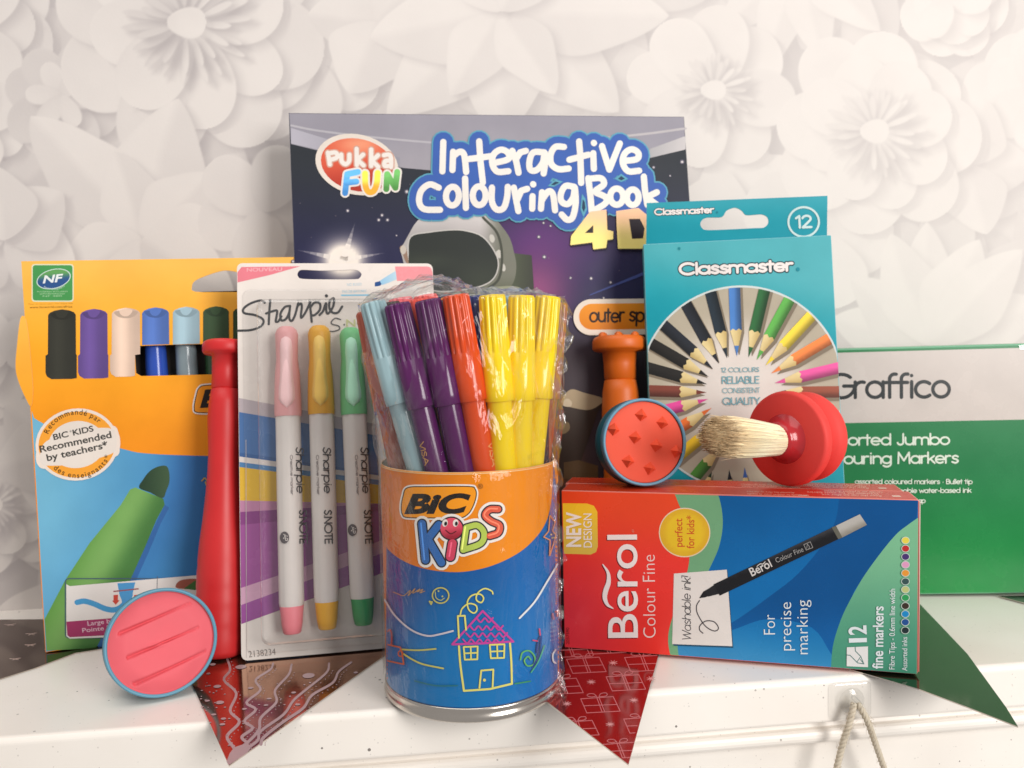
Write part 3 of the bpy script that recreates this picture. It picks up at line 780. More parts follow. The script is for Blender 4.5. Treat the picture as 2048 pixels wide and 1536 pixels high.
    # printed caps
    for x0, x1, xa, xb, yt, y2, cc in ((370, 582, 350, 590, 470, 990, (54, 54, 46)), (617, 825, 600, 832, 466, 985, (108, 82, 152)), (860, 1075, 845, 1037, 458, 972, (236, 206, 184)),
                               (1092, 1297, 1092, 1300, 455, 726, (88, 122, 196)), (1328, 1532, 1328, 1536, 450, 722, (166, 196, 208)), (1560, 1757, 1560, 1760, 446, 718, (62, 88, 58)),
                               (1790, 1990, 1790, 1994, 446, 712, (52, 78, 50)), (2020, 2220, 2020, 2226, 440, 706, (200, 60, 50))):
        dk = tuple(v*.72 for v in cc)
        def cf(x, y, a=x0/3.84, b=x1/3.84, cc=cc):
            t = (x-a)/(b-a); return tuple(v*(.86+.2*math.exp(-((t-.35)/.28)**2)) for v in cc)
        xm = (x0+x1)/2
        o = [(x0, yt+30), (x0+14, yt+12), (x0+50, yt-4), (xm, yt-14), (x1-50, yt-6), (x1-14, yt+8), (x1, yt+26)]
        if y2 > 900: o += [(x1+2, 800), (xb, 806), (xb, y2-6), (xb-40, y2), (xa+45, y2+2), (xa+12, y2-18), (xa, y2-45), (xa, 812), (x0-2, 800)]
        else: o += [(x1+3, y2-3), (x0, y2+4)]
        p.fill(Z1(o), cf, 9)
        p.fill(spline(Z1([(x0+16, yt+20), (x0+70, yt+6), (xm, yt+2), (x1-60, yt+6), (x1-16, yt+18), (x1-45, yt+52), (xm+10, yt+66), (x0+50, yt+56)]), 4, True), tuple(v*.80 for v in cc))
        p.fill(spline(Z1([(x0+58, yt+8), (xm, yt-4), (x1-58, yt+6), (x1-78, yt+40), (xm, yt+52), (x0+72, yt+42)]), 4, True), tuple(min(255, v*.98) for v in cc))
    # brand tablet, half hidden by the handle
    logo_tablet(p, Z1, [(1530, 1060), (1600, 1038), (1900, 1030), (1960, 1060), (1960, 1130), (1900, 1225), (1700, 1245), (1520, 1248), (1492, 1215), (1505, 1130)], .8, (1535, 1205), (1900, 1185), 34)
    # teachers' badge
    bx, by = 154, 889
    p.fill(ell(bx, by, 83, 72, -8), (232, 218, 206))
    p.fill(spline([(72, 912), (78, 886), (100, 872), (150, 855), (222, 850), (238, 868), (240, 896), (228, 915), (150, 935), (92, 938), (76, 930)], 4, True), (232, 218, 206))
    p.fill(ell(bx, by, 77, 66, -8), (240, 160, 50)); p.fill(ell(bx, by, 57, 47, -8), (226, 216, 206))
    p.fill(spline([(80, 912), (86, 890), (106, 876), (160, 860), (218, 856), (231, 870), (233, 892), (222, 908), (150, 928), (94, 931), (82, 925)], 4, True), (226, 216, 206))
    p.arctext('Recommandé par', bx, by+1, 61, 200, 316, 10.5, (70, 50, 22), off=.012)
    p.arctext('des enseignants*', bx+1, by-4, 71, 134, 22, 10.5, (70, 50, 22), off=.012)
    p.text('BIC', (108, 880), (138, 873), 11.5, (66, 64, 60), off=.025); p.text('®', (140, 865), (144, 864), 4, (66, 64, 60)); p.text('KIDS', (147, 871), (188, 862), 11.5, (66, 64, 60), off=.025)
    p.text('Recommended', (81, 905), (224, 875), 13.5, (66, 64, 60), off=.022)
    p.text('by teachers*', (95, 922), (217, 895), 13.5, (66, 64, 60), off=.022)
    # instruction box
    p.stroke(rrect(131, 1157, 470, 1275, 7), 2, (70, 90, 110), closed=True)
    p.fill([(133, 1168), (140, 1172), (396, 1150), (470, 1144), (470, 1250), (220, 1274), (140, 1277), (133, 1272)], (222, 216, 212))
    p.fill([(133, 1243), (250, 1234), (470, 1212), (470, 1246), (220, 1270), (140, 1274), (135, 1270)], (160, 52, 98))
    p.stroke(Z2([(475, 935), (520, 928), (580, 945), (650, 975), (710, 980), (760, 950), (800, 890)]), 11, (70, 150, 200), smooth=True)
    p.fill(Z2([(722, 818), (832, 812), (815, 885), (812, 915), (800, 960), (752, 962), (748, 920), (735, 890)]), (78, 150, 204)); p.stroke(Z2([(700, 868), (850, 852)]), 2.6, (150, 80, 86))
    for x in (712, 838): p.fill(Z2([(x-14, 890), (x+14, 888), (x+14, 922), (x+24, 922), (x, 950), (x-22, 926), (x-14, 924)]), (200, 72, 58))
    p.stroke([(315, 1153), (314, 1180)], 1.2, (90, 90, 100)); p.fill(spline(Z2([(1080, 830), (1110, 800), (1180, 790), (1240, 800), (1240, 850), (1100, 850)]), 3, True), (160, 92, 76)); p.fill(Z2([(1130, 850), (1200, 800), (1240, 820), (1200, 860)]), (70, 110, 60))
    p.text('Large b', *Z2([(540, 1078), (678, 1062)]), 8.5, (224, 190, 204), off=.008); p.text('Pointe la', *Z2([(508, 1120), (690, 1100)]), 8.5, (224, 190, 204), off=.008)
    for s_ in ([(1240, 190), (1258, 172), (1275, 190), (1290, 160), (1300, 190), (1320, 178)], [(1262, 196), (1275, 230), (1300, 240)], [(1262, 290), (1280, 260), (1310, 270)]): p.stroke(Z2(s_), 2.2, (196, 160, 70), smooth=True)
    attach(p.build('printed_artwork', M_CARD), root)
    # the pens standing inside, seen through the window
    for px, cc, nm in ((311, (46, 82, 180), 'dark blue felt pen inside the window of the orange box'), (373, (142, 158, 164), 'grey felt pen inside the window of the orange box, beside the dark blue one'), (432, (52, 84, 56), 'dark green felt pen inside the window of the orange box')):
        a = pl.hit(px, 760, -.0085); u = (a-pl.O)@pl.X; r = thing('felt_pen', nm, 'felt pen', tuple(pl.pt(u, .0, -.0085)), 'felt pens inside the orange box')
        mb = MB(); lathe(mb, pl.pt(u, .112, -.0085), pl.Y, [(0, .0062), (.028, .0058), (.062, .0052), (.066, .0040)], cc, 24); attach(mb.build('cap', M_PLASTIC), r)
        mb = MB(); lathe(mb, pl.pt(u, .004, -.0085), pl.Y, [(0, .0050), (.108, .0054)], tuple(v*.9 for v in cc), 24); attach(mb.build('barrel', M_PLASTIC), r)
pen_box()

# ---------------------------------------------------------------- colouring book
BK = Plane((-.1164, .4400, .0006), rad(9), rad(6.27), rad(1.01))
def book():
    pl = BK; W, H, T = .2408, .2946, .0042
    root = thing('colouring_book', 'dark blue outer space colouring book with an astronaut cover, standing at the back', 'book', (0, .45, 0))
    m = MB(); box_mesh(m, pl, W-.001, H-.001, T-.0008, (222, 214, 204), .0002, .0005, .0005, -.0004)
    attach(m.build('pages', M_MATT), root)
    m = MB(); box_mesh(m, pl, W, H, .0004, (60, 60, 74), .0001); box_mesh(m, pl, W, H, .0004, (60, 60, 74), .0001, front=-T+.0004)
    attach(m.build('cover', M_COVER), root)
    p = Print(pl)
    def base(x, y):
        c = lerp((44, 48, 54), (42, 42, 74), sst(300, 540, y))
        c = lerp(c, (92, 50, 112), .95*math.exp(-((x-1085)/120)**2-((y-480)/75)**2))
        c = lerp(c, (150, 76, 124), .95*math.exp(-((x-1072)/65)**2-((y-585)/70)**2))
        c = lerp(c, (66, 52, 52), sst(600, 720, y)*.8)
        c = lerp(c, (150, 84, 40), .7*math.exp(-((x-1120)/40)**2-((y-930)/60)**2))
        return c
    p.fill(quad(pl, .0003, .0003, W-.0003, H-.0003), base, 13)
    cTL, cTR = P2(pl, .0003, H-.0003), P2(pl, W-.0003, H-.0003)
    G1 = (158, 154, 162)
    top = [cTL]+[cTR]
    lower = [(1371.0, 299), (1300, 316), (1200, 332), (1060, 343), (900, 344), (808, 336), (700, 315), (640, 302), (582.2, 288)]
    p.fill(top+lower, lambda x, y: lerp((150, 146, 156), (176, 170, 174), sst(0, 90, y-231-abs(x-975)*.1)*.4), 14)
    p.fill([(582, 256), (660, 280), (800, 315), (800, 334), (700, 313), (640, 300), (582.2, 287)], lambda x, y: lerp((178, 174, 184), (150, 148, 158), sst(580, 800, x)))
    p.stroke([(582.5, 251), (640, 262), (760, 276), (900, 287), (1040, 287)], 4, (180, 176, 182), smooth=True)
    p.stroke([(1371, 257), (1290, 268), (1180, 279)], 4.5, (184, 178, 180), smooth=True)
    p.fill([(1371, 272), (1300, 298), (1290, 318), (1371, 299)], lambda x, y: lerp((168, 166, 168), (196, 190, 190), (x-1290)/80), 14)
    # stars
    rr = random.Random(11)
    for x, y, r in ((695.5, 421.5, 2.6), (764, 430.5, 2.6), (757.5, 440, 2.6), (775, 440, 2.6), (813.5, 383.5, 3.2), (740, 524, 3.6), (586, 523, 2.6), (793, 471, 1.4), (1077.5, 474, 2.6), (1088.5, 514, 3), (1087, 446, 2), (1101, 452, 1.8), (1182, 557, 2.6), (1141, 556, 2), (1221, 565, 2.2), (1364, 324, 3), (1307, 335, 2.2), (1340, 352, 1.6), (1207, 596, 1.8)):
        p.fill(ell(x, y, r*1.5, r*1.5, 0, 10), (100, 96, 112), step=False); p.l += 5e-6; p.fill(ell(x, y, r*.75, r*.75, 0, 8), (216, 208, 206))
    for _ in range(26): p.fill(ell(rr.uniform(600, 1360), rr.uniform(350, 620), .8, .8, 0, 6), (130, 120, 130), step=False)
    # star burst
    sx, sy = 687, 520
    def glow(x, y):
        d = math.hypot(x-sx, (y-sy)*1.1); a = math.atan2(y-sy, x-sx); b = base(x, y)
        k = math.exp(-(d/34)**2)*1.5+.75*math.exp(-d/34)
        return lerp(b, (248, 236, 224), min(1, max(0, k-.06)))
    p.fill(ell(sx, sy, 96, 88, 0, 40), glow, 5.5)
    for ex, ey, w0 in ((710, 446, 8), (594, 500, 7), (770, 506, 6)):
        for k in range(7):
            t0, t1 = k/7, (k+1)/7; q = lambda t: (sx+(ex-sx)*t, sy+(ey-sy)*t)
            cc = lerp((246, 236, 226), glow(*q((t0+t1)/2)), t0**.7*.9)
            a, b = q(t0), q(t1); nn = np.array([-(ey-sy), ex-sx])/math.hypot(ex-sx, ey-sy)
            p.fill([tuple(a+nn*w0*(1-t0)), tuple(b+nn*w0*(1-t1)+nn*.05), tuple(b-nn*w0*(1-t1)-nn*.05), tuple(a-nn*w0*(1-t0))], cc, step=False)
    p.l += 5e-6
    p.stroke([(1180, 590), (1240, 566), (1320, 534), (1365, 514)], lambda t: 2+8*t, (70, 80, 138), smooth=True)
    # astronaut
    hel = spline(Z7([(885, 1062), (910, 1030), (948, 960), (1010, 860), (1100, 792), (1250, 756), (1400, 752), (1520, 775)])+Z8([(0, 655), (70, 665), (135, 740), (190, 820), (218, 915), (232, 1000), (215, 1100), (150, 1180), (60, 1230), (-60, 1240)])+Z7([(1300, 1420), (1000, 1400), (930, 1250), (905, 1150)]), 4, True)
    p.fill(Z8([(200, 915), (330, 930), (346, 1160), (200, 1200), (190, 1000)]), lambda x, y: lerp((84, 90, 72), (60, 62, 54), (x-1020)/50), 14)
    def hc(x, y):
        c = lerp((204, 198, 196), (178, 172, 170), sst(420, 470, y-abs(x-880)*.1))
        c = lerp(c, (120, 120, 108), sst(960, 1010, x+(y-430)*.1))
        return lerp(c, (96, 100, 80), sst(540, 600, y))
    p.fill(hel, hc, 11)
    vis = spline(Z7([(950, 1110), (968, 978), (1100, 945), (1300, 925), (1420, 940), (1510, 975), (1580, 1050), (1630, 1150), (1625, 1240), (1580, 1310), (1500, 1350), (1390, 1372), (1200, 1390), (1000, 1340), (955, 1220)]), 4, True)
    p.stroke(vis, 5, (196, 192, 186), closed=True)
    p.fill(vis, lambda x, y: lerp((46, 50, 47), (66, 72, 60), .6*math.exp(-((x-960)/60)**2-((y-560)/40)**2)+.6*math.exp(-((x-850)/50)**2-((y-522)/14)**2)), 11)
    p.fill(spline(Z7([(880, 1060), (905, 1040), (930, 1060), (945, 1140), (950, 1185), (925, 1165), (905, 1110)]), 4, True), (150, 122, 104))
    p.fill(ell(*Z7([(908, 1075)])[0], 6, 9), (196, 186, 174))
    for x, y in ((1590, 985), (1640, 1110)): p.fill(ell(*Z7([(x, y)])[0], 5, 8, -20), (196, 192, 186))
    for x, y in ((75, 825), (125, 920), (148, 1008)): p.fill(ell(*Z8([(x, y)])[0], 4.5, 8, -15), (198, 194, 184))
    p.stroke(Z8([(20, 690), (110, 790), (140, 930), (120, 1080), (40, 1150)]), 5, (74, 76, 66), smooth=True)
    p.fill(spline(Z8([(0, 1150), (130, 1130), (230, 1130), (280, 1160), (280, 1220), (0, 1230)]), 3, True), (150, 152, 128))
    # suit parts low on the cover
    p.fill(K9([(80, 800), (170, 640), (480, 710), (420, 800), (250, 1300), (80, 1400)]), (58, 44, 36))
    p.fill(spline(K9([(100, 700), (180, 610), (300, 640), (470, 690), (440, 740), (340, 790), (200, 770), (110, 740)]), 4, True), (168, 148, 118))
    p.fill(spline(K9([(110, 720), (150, 690), (190, 720), (180, 760), (120, 755)]), 4, True), (196, 178, 150))
    p.fill(spline(K9([(90, 900), (160, 900), (170, 960), (120, 1000), (80, 980)]), 4, True), (120, 100, 70))
    p.fill(K9([(120, 1250), (250, 1230), (420, 1280), (420, 1400), (120, 1400)]), (96, 72, 46))
    # round publisher's logo
    lc = Z7([(552, 420)])[0]
    p.fill(ell(lc[0], lc[1], 84, 60, 14), (226, 214, 202))
    def red(x, y):
        c = lerp((216, 92, 66), (178, 58, 44), sst(-20, 45, y-lc[1]+(x-lc[0])*.1))
        return lerp(c, (240, 160, 124), .9*math.exp(-((x-lc[0]-5)/46)**2-((y-lc[1]+40)/20)**2))
    p.fill(ell(lc[0]+2, lc[1]+1, 75, 52, 14), red, 7)
    pk = [[(330, 330), (345, 420)], [(335, 335), (390, 330), (400, 365), (350, 385)], [(432, 345), (436, 395), (465, 418), (492, 395), (495, 345)], [(550, 300), (552, 425)], [(600, 345), (556, 385), (604, 428)], [(662, 305), (662, 432)], [(715, 350), (668, 392), (716, 438)], [(760, 350), (800, 345), (815, 375), (815, 440)], [(812, 390), (770, 395), (765, 430), (805, 432)]]
    for wv, cc in ((13.5, (206, 160, 142)), (8.6, WHITE)):
        mx = p.l
        for st in pk: p.l = mx; mx = p.stroke(Z7(st), wv, cc, smooth=len(st) > 3, step=False)
        p.l = mx+4e-6
    FUN = [([[(462, 640), (478, 495), (560, 478)], [(472, 560), (548, 552)]], (72, 140, 208)), ([[(615, 490), (618, 580), (640, 630), (680, 625), (704, 570), (712, 485)]], (244, 178, 60)), ([[(778, 610), (785, 495), (848, 600), (862, 478)]], (84, 148, 74))]
    for wv, cs in ((19, WHITE), (12, None)):
        for sts, cc in FUN:
            for st in sts: p.stroke(Z7(st), wv, cs or (lambda x, y, cc=cc: lerp(tuple(min(255, v*1.25+20) for v in cc), cc, sst(360, 375, y))), smooth=len(st) > 4)
    # title
    T1 = [[(1215, 250), (1208, 475)], [(1290, 325), (1285, 465)], [(1290, 360), (1340, 325), (1375, 350), (1390, 480)], [(1490, 245), (1500, 400), (1518, 560)], [(1415, 380), (1590, 358)]]
    T1b = [[(78, 345), (180, 318), (175, 275), (130, 258), (85, 290), (78, 350), (110, 398), (180, 395)], [(205, 265), (230, 330), (245, 405)], [(228, 320), (255, 275), (292, 265)], [(410, 275), (340, 275), (315, 330), (320, 385), (360, 388), (400, 340), (412, 278), (415, 340), (405, 410)],
           [(535, 240), (480, 240), (450, 290), (455, 350), (500, 382), (565, 378)], [(632, 205), (640, 300), (645, 470)], [(570, 322), (690, 290)], [(722, 280), (726, 380)], [(726, 214), (727, 216)], [(778, 235), (825, 385), (892, 218)], [(915, 330), (1000, 318), (1010, 280), (970, 255), (925, 280), (910, 340), (945, 395), (1015, 392)]]
    T2 = [[(1180, 600), (1110, 575), (1045, 625), (1030, 710), (1070, 765), (1190, 770)], ell(1285, 665, 50, 72, 4, 20)+[(1335, 667)], [(1382, 530), (1388, 755)], ell(1490, 662, 50, 72, 0, 20)+[(1540, 662)]]
    T2b = [[(75, 500), (75, 590), (105, 640), (150, 630), (172, 560), (176, 495)], [(215, 500), (230, 580), (244, 650)], [(238, 575), (262, 520), (300, 508)], [(334, 555), (332, 635)], [(338, 478), (339, 480)], [(395, 530), (388, 635)], [(394, 580), (435, 525), (465, 545), (478, 645)],
           [(600, 495), (545, 490), (515, 540), (520, 590), (560, 605), (595, 560), (604, 500), (610, 600), (590, 690), (555, 705), (520, 672)], [(690, 440), (705, 560), (712, 650)], [(690, 445), (770, 440), (790, 480), (735, 525), (800, 560), (800, 600), (720, 650)], ell(872, 558, 42, 52, 0, 20)+[(914, 558)], ell(974, 562, 38, 50, 0, 20)+[(1012, 562)],
           [(1045, 430), (1052, 520), (1068, 610)], [(1128, 530), (1062, 562), (1130, 612)]]
    allst = [(Z7(s_), s_) for s_ in T1+T2]+[(Z8(s_), s_) for s_ in T1b+T2b]
    for wv, cc in ((46, (92, 160, 182)), (40, (60, 96, 172)), (12.6, (236, 230, 222))):
        l0 = p.l; mx = l0
        for q, raw in allst:
            p.l = mx; mx = p.stroke(q, wv, cc, smooth=len(q) > 3 and len(q) < 16, n=4, step=False)
        p.l = mx+4e-6
    for pts in ([(650, 540), (672, 570), (682, 640), (660, 690), (640, 640)], [(860, 445), (900, 412), (945, 445), (900, 465)], [(430, 490), (480, 450), (530, 462), (470, 495)]):
        q = Z8(pts); p.fill(q, (92, 160, 182)); cx = sum(a for a, b in q)/len(q); cyy = sum(b for a, b in q)/len(q); p.fill([(cx+(a-cx)*.55, cyy+(b-cyy)*.55) for a, b in q], (36, 60, 84))
    gold = lambda x, y: lerp((250, 200, 160), (254, 234, 138), sst(420, 480, y+(1180-x)*.12))
    sh = (44, 36, 44)
    four = Z8([(700, 655), (806, 640), (812, 770), (850, 780), (848, 830), (812, 835), (804, 885), (722, 895), (716, 850), (575, 868), (580, 810)]); hole4 = Z8([(722, 740), (722, 790), (668, 790)])
    dd = Z8([(868, 650), (1010, 630), (1072, 680), (1090, 770), (1070, 890), (880, 890), (872, 760)]); holeD = Z8([(950, 700), (1020, 700), (1050, 760), (1040, 825), (970, 828)])
    p.fill([(x+2, y+3) for x, y in four], sh); p.fill([(x+2, y+3) for x, y in dd], sh)
    p.fill(four, gold, 12, [hole4]); p.fill(dd, gold, 12, [holeD])
    # orange lozenge
    loz = [(1176, 600), (1400, 598), (1400, 668), (1176, 670), (1156, 660), (1146, 636), (1156, 610)]
    p.fill(ell(1182, 635, 36, 36, 0, 24, 90, 270)+[(1372, 597), (1372, 668)], (226, 212, 196)); p.fill(ell(1183, 634, 26, 26, 0, 20, 90, 270)+[(1366, 606), (1366, 658)], lambda x, y: lerp((232, 146, 38), (214, 124, 24), (y-606)/54), 14)
    p.sk('outer space', (1178, 645), (1336, 642), 27, 4.2, (48, 34, 28), jit=.04, slant=.03)
    attach(p.build('printed_cover', M_COVER), root)
book()

# ---------------------------------------------------------------- teal pencil box
def pencil_box():
    pl = Plane((.0776, .4370, .0006), rad(-6.38), rad(7), rad(.93)); W, H, D = .1043, .2139, .0115
    root = thing('pencil_box', 'tall teal box of twelve colouring pencils with a hanging tab, upright behind the lying boxes', 'pencil box', (.13, .44, 0))
    m = MB(); box_mesh(m, pl, W, H, D, (64, 160, 172), .0005)
    attach(m.build('carton', M_CARD), root)
    tb = Plane(pl.pt(0, 0, -.0008), rad(-6.38), rad(7.6), rad(.93))
    tab = [(1293.5, 406), (1655, 391.5), (1654, 476), (1292, 496)]
    hole = spline(K1([(640, 266), (700, 264), (790, 258), (830, 200), (910, 170), (975, 198), (1015, 240), (1100, 238), (1170, 235), (1222, 262), (1230, 318), (1190, 360), (1100, 366), (900, 376), (650, 385), (596, 365), (580, 325), (600, 285)]), 3, True)
    tc = lambda x, y: lerp((52, 156, 170), (6, 142, 158), sst(400, 470, y+(x-1293)*.04))
    s_ = sheet(tb, tab, [hole], .0005, tc, 'tab', M_CARD, 16, back=(220, 212, 204))
    p = Print(tb)
    def brand(p, a, b, h, k):
        p.sk('Classmaster', a, b, h*.86, h*.22, (232, 224, 220), outl=[(h*.40, (34, 62, 70))])
    brand(p, *K1([(140, 240), (712, 218)]), 13.5, .6)
    c0 = K1([(1570, 308)])[0]; p.stroke(ell(c0[0], c0[1], 30.5, 29.5, 0, 40), 4.2, (196, 216, 214), closed=True)
    p.sk('12', *K1([(1490, 364), (1655, 356)]), 23, 4.6, (196, 216, 214)); p.fill(ell(*K1([(740, 214)])[0], 2, 2, 0, 10), (20, 120, 136))
    s_.add(p.v, p.f, p.c); attach(s_.build('hanging_tab', M_CARD), root)
    p = Print(pl)
    p.fill(quad(pl, .0004, .0004, W-.0004, H-.0004), lambda x, y: lerp((78, 170, 178), (10, 150, 166), sst(0, 1, (y-480)/150-(x-1290)/700)), 20)
    brand(p, *K1([(378, 812), (1472, 772)]), 25, 1); p.fill(ell(*K1([(1515, 762)])[0], 4, 4, 0, 12), (14, 134, 150)); p.fill(ell(*K1([(375, 562)])[0], 3, 3, 0, 10), (30, 130, 140))
    # round picture of pencils, cut off by the sides of the box
    R = 205; ccx, ccy = 1483, 776
    L0, L1 = P2(pl, .0005, 0), P2(pl, .0005, H); R0, R1 = P2(pl, W-.0005, 0), P2(pl, W-.0005, H)
    xl = lambda y: L0[0]+(L1[0]-L0[0])*(y-L0[1])/(L1[1]-L0[1]); xr = lambda y: R0[0]+(R1[0]-R0[0])*(y-R0[1])/(R1[1]-R0[1])
    def disc(r): return [(min(max(x, xl(y)), xr(y)), y) for x, y in ell(ccx, ccy, r, r, 0, 90)]
    p.fill(disc(R), (206, 214, 212))
    p.fill(disc(R-4), lambda x, y: lerp((218, 210, 202), (178, 168, 148), sst(70, 170, math.hypot(x-ccx, y-ccy))), 16)
    def clip_band(t, e, wa, wb, col, shade=True):
        t, e = np.array(t), np.array(e); d = (e-t)/np.linalg.norm(e-t)
        # extend outwards to the edge of the disc and sides
        n = np.array([-d[1], d[0]])
        def reach(o):
            k = 0
            while k < 400:
                q = o+d*k
                if math.hypot(q[0]-ccx, q[1]-ccy) > R-4.5 or q[0] < xl(q[1])+.3 or q[0] > xr(q[1])-.3: break
                k += 1
            return o+d*k
        return t, d, n, reach
    def pencil(t, e, col, w=11.5, lead=None):
        t, d, n, reach = clip_band(t, e, 0, 0, col)
        wood0, body0 = t+d*21, t+d*52
        for off, kk in ((9, .80), (5, .62)):     # printed picture's own contact shade beside the pencil
            a, b = body0+n*(-off)*np.sign(-n[1] or 1)*-1, None
        sh = np.array([5, 6]); q = [body0-n*w+sh, reach(body0-n*w+sh), reach(body0+n*w+sh), body0+n*w+sh, t+d*8+sh]
        p.fill([tuple(x) for x in q], (128, 116, 98))
        q = [body0-n*w, reach(body0-n*w), reach(body0), reach(body0+n*w), body0+n*w]
        p.fill([tuple(x) for x in q], lambda x, y: lerp(tuple(v*1.08 for v in col), tuple(v*.62 for v in col), sst(-.4, 1.0, ((np.array([x, y])-t)@n)/w*(1 if n[0]*.5+n[1]*.8 > 0 else -1))), 7)
        sc = []
        for k in range(5): sc.append(body0+n*w*(1-k/2)+d*(3.2 if k % 2 else -1.0))
        p.fill([tuple(wood0+n*4.2)]+[tuple(x) for x in sc]+[tuple(wood0-n*4.2)], lambda x, y: lerp((226, 206, 150), (190, 164, 104), sst(-.5, 1, ((np.array([x, y])-t)@n)/w*(1 if n[0]*.5+n[1]*.8 > 0 else -1))), 9)
        p.fill([tuple(t), tuple(wood0+n*4.6), tuple(wood0-n*4.6)], lead or col)
    NV = (34, 38, 46); BKK = (36, 34, 32)
    for t, e, c in (((700, 1330), (640, 1500), (36, 60, 40)), ((850, 1350), (860, 1500), NV), ((990, 1330), (1000, 1500), (60, 96, 160)), ((800, 1110), (540, 1420), (74, 130, 52)),
                    ((760, 930), (430, 1200), (228, 190, 44)), ((692, 795), (420, 965), (222, 110, 50)), ((660, 715), (320, 805), (212, 72, 146)), ((648, 655), (115, 640), (120, 62, 50)),
                    ((650, 580), (110, 430), BKK), ((665, 515), (130, 205), BKK), ((705, 445), (250, 40), NV), ((758, 395), (545, 10), NV), ((832, 345), (745, 0), (32, 44, 54)),
                    ((920, 328), (908, 0), (72, 122, 186)), ((1025, 338), (1105, 0), (42, 98, 54)), ((1098, 362), (1262, 60), (92, 168, 76)), ((1178, 412), (1480, 85), (232, 206, 66)),
                    ((1228, 484), (1790, 150), (232, 130, 66)), ((1262, 570), (1810, 440), (218, 86, 152)), ((1268, 655), (1830, 650), (142, 76, 56))):
        a, b = K2([t, e]); pencil(a, b, c)
    for k, (tx, y0, a, b, hh) in enumerate((('12 COLOURS', 472, 775, 1122, 8.5), ('RELIABLE', 575, 782, 1124, 13.5), ('CONSISTENT', 660, 788, 1126, 9.5), ('QUALITY', 765, 790, 1128, 13.5))):
        p.sk(tx, *K2([(a, y0), (b, y0-4)]), hh, 1.2 if k % 2 == 0 else 1.9, (104, 160, 172))
    attach(p.build('printed_artwork', M_CARD), root)
pencil_box()

# ---------------------------------------------------------------- green and white marker box
def jumbo_box():
    pl = Plane((.1579, .4795, .0008), rad(-2.83), 0, rad(.49)); W, H, D = .19, .1494, .030
    root = thing('marker_box', 'green and white box of jumbo markers at the right, against the wallpaper', 'marker box', (.25, .49, 0))
    m = MB(); box_mesh(m, pl, W, H, D, (46, 140, 84), .0012)
    attach(m.build('carton', M_GLOSS), root)
    p = Print(pl)
    y1 = lambda x: 846-.0195*(x-1695)
    TLc, TRc, BRc, BLc = quad(pl, .001, .001, W-.001, H-.001)
    p.fill([TLc, TRc, BRc, BLc], lambda x, y: lerp((26, 116, 66), (20, 130, 60), sst(900, 1190, y)), 26)
    p.fill([(TLc[0], TLc[1]+5), (TRc[0], TRc[1]+5), (TRc[0], y1(TRc[0])), (BLc[0], y1(BLc[0]))], (196, 186, 179))
    p.sk('Graffico', *K3([(-18, 522), (925, 516)]), 47, 7.0, (28, 34, 36))
    wt = (212, 222, 206)
    p.sk('Assorted Jumbo', *K3([(-80, 885), (920, 878)]), 21.5, 3.6, wt); p.sk('Colouring Markers', *K3([(-95, 1028), (988, 1020)]), 21.5, 3.6, wt)
    p.sk('assorted coloured markers \u2022 Bullet tip', *K3([(190, 1180), (1090, 1180)]), 9, 1.7, wt); p.sk('\u2022 washable water-based ink', *K3([(400, 1250), (1080, 1246)]), 9, 1.7, wt); p.sk('vented cap', *K3([(480, 1327), (728, 1325)]), 9, 1.7, wt)
    attach(p.build('printed_artwork', M_GLOSS), root)
    # clear tape tab on the lid
    m = MB(); q = [pl.hit(2036, 690, .0006), pl.hit(2090, 688, .0006), pl.hit(2090, 700, .0006), pl.hit(2038, 699, .0006)]
    m.add(q, [(0, 1, 2, 3)], (1., 1., 1.)); attach(m.build('tape', M_BLISTER), root)
jumbo_box()

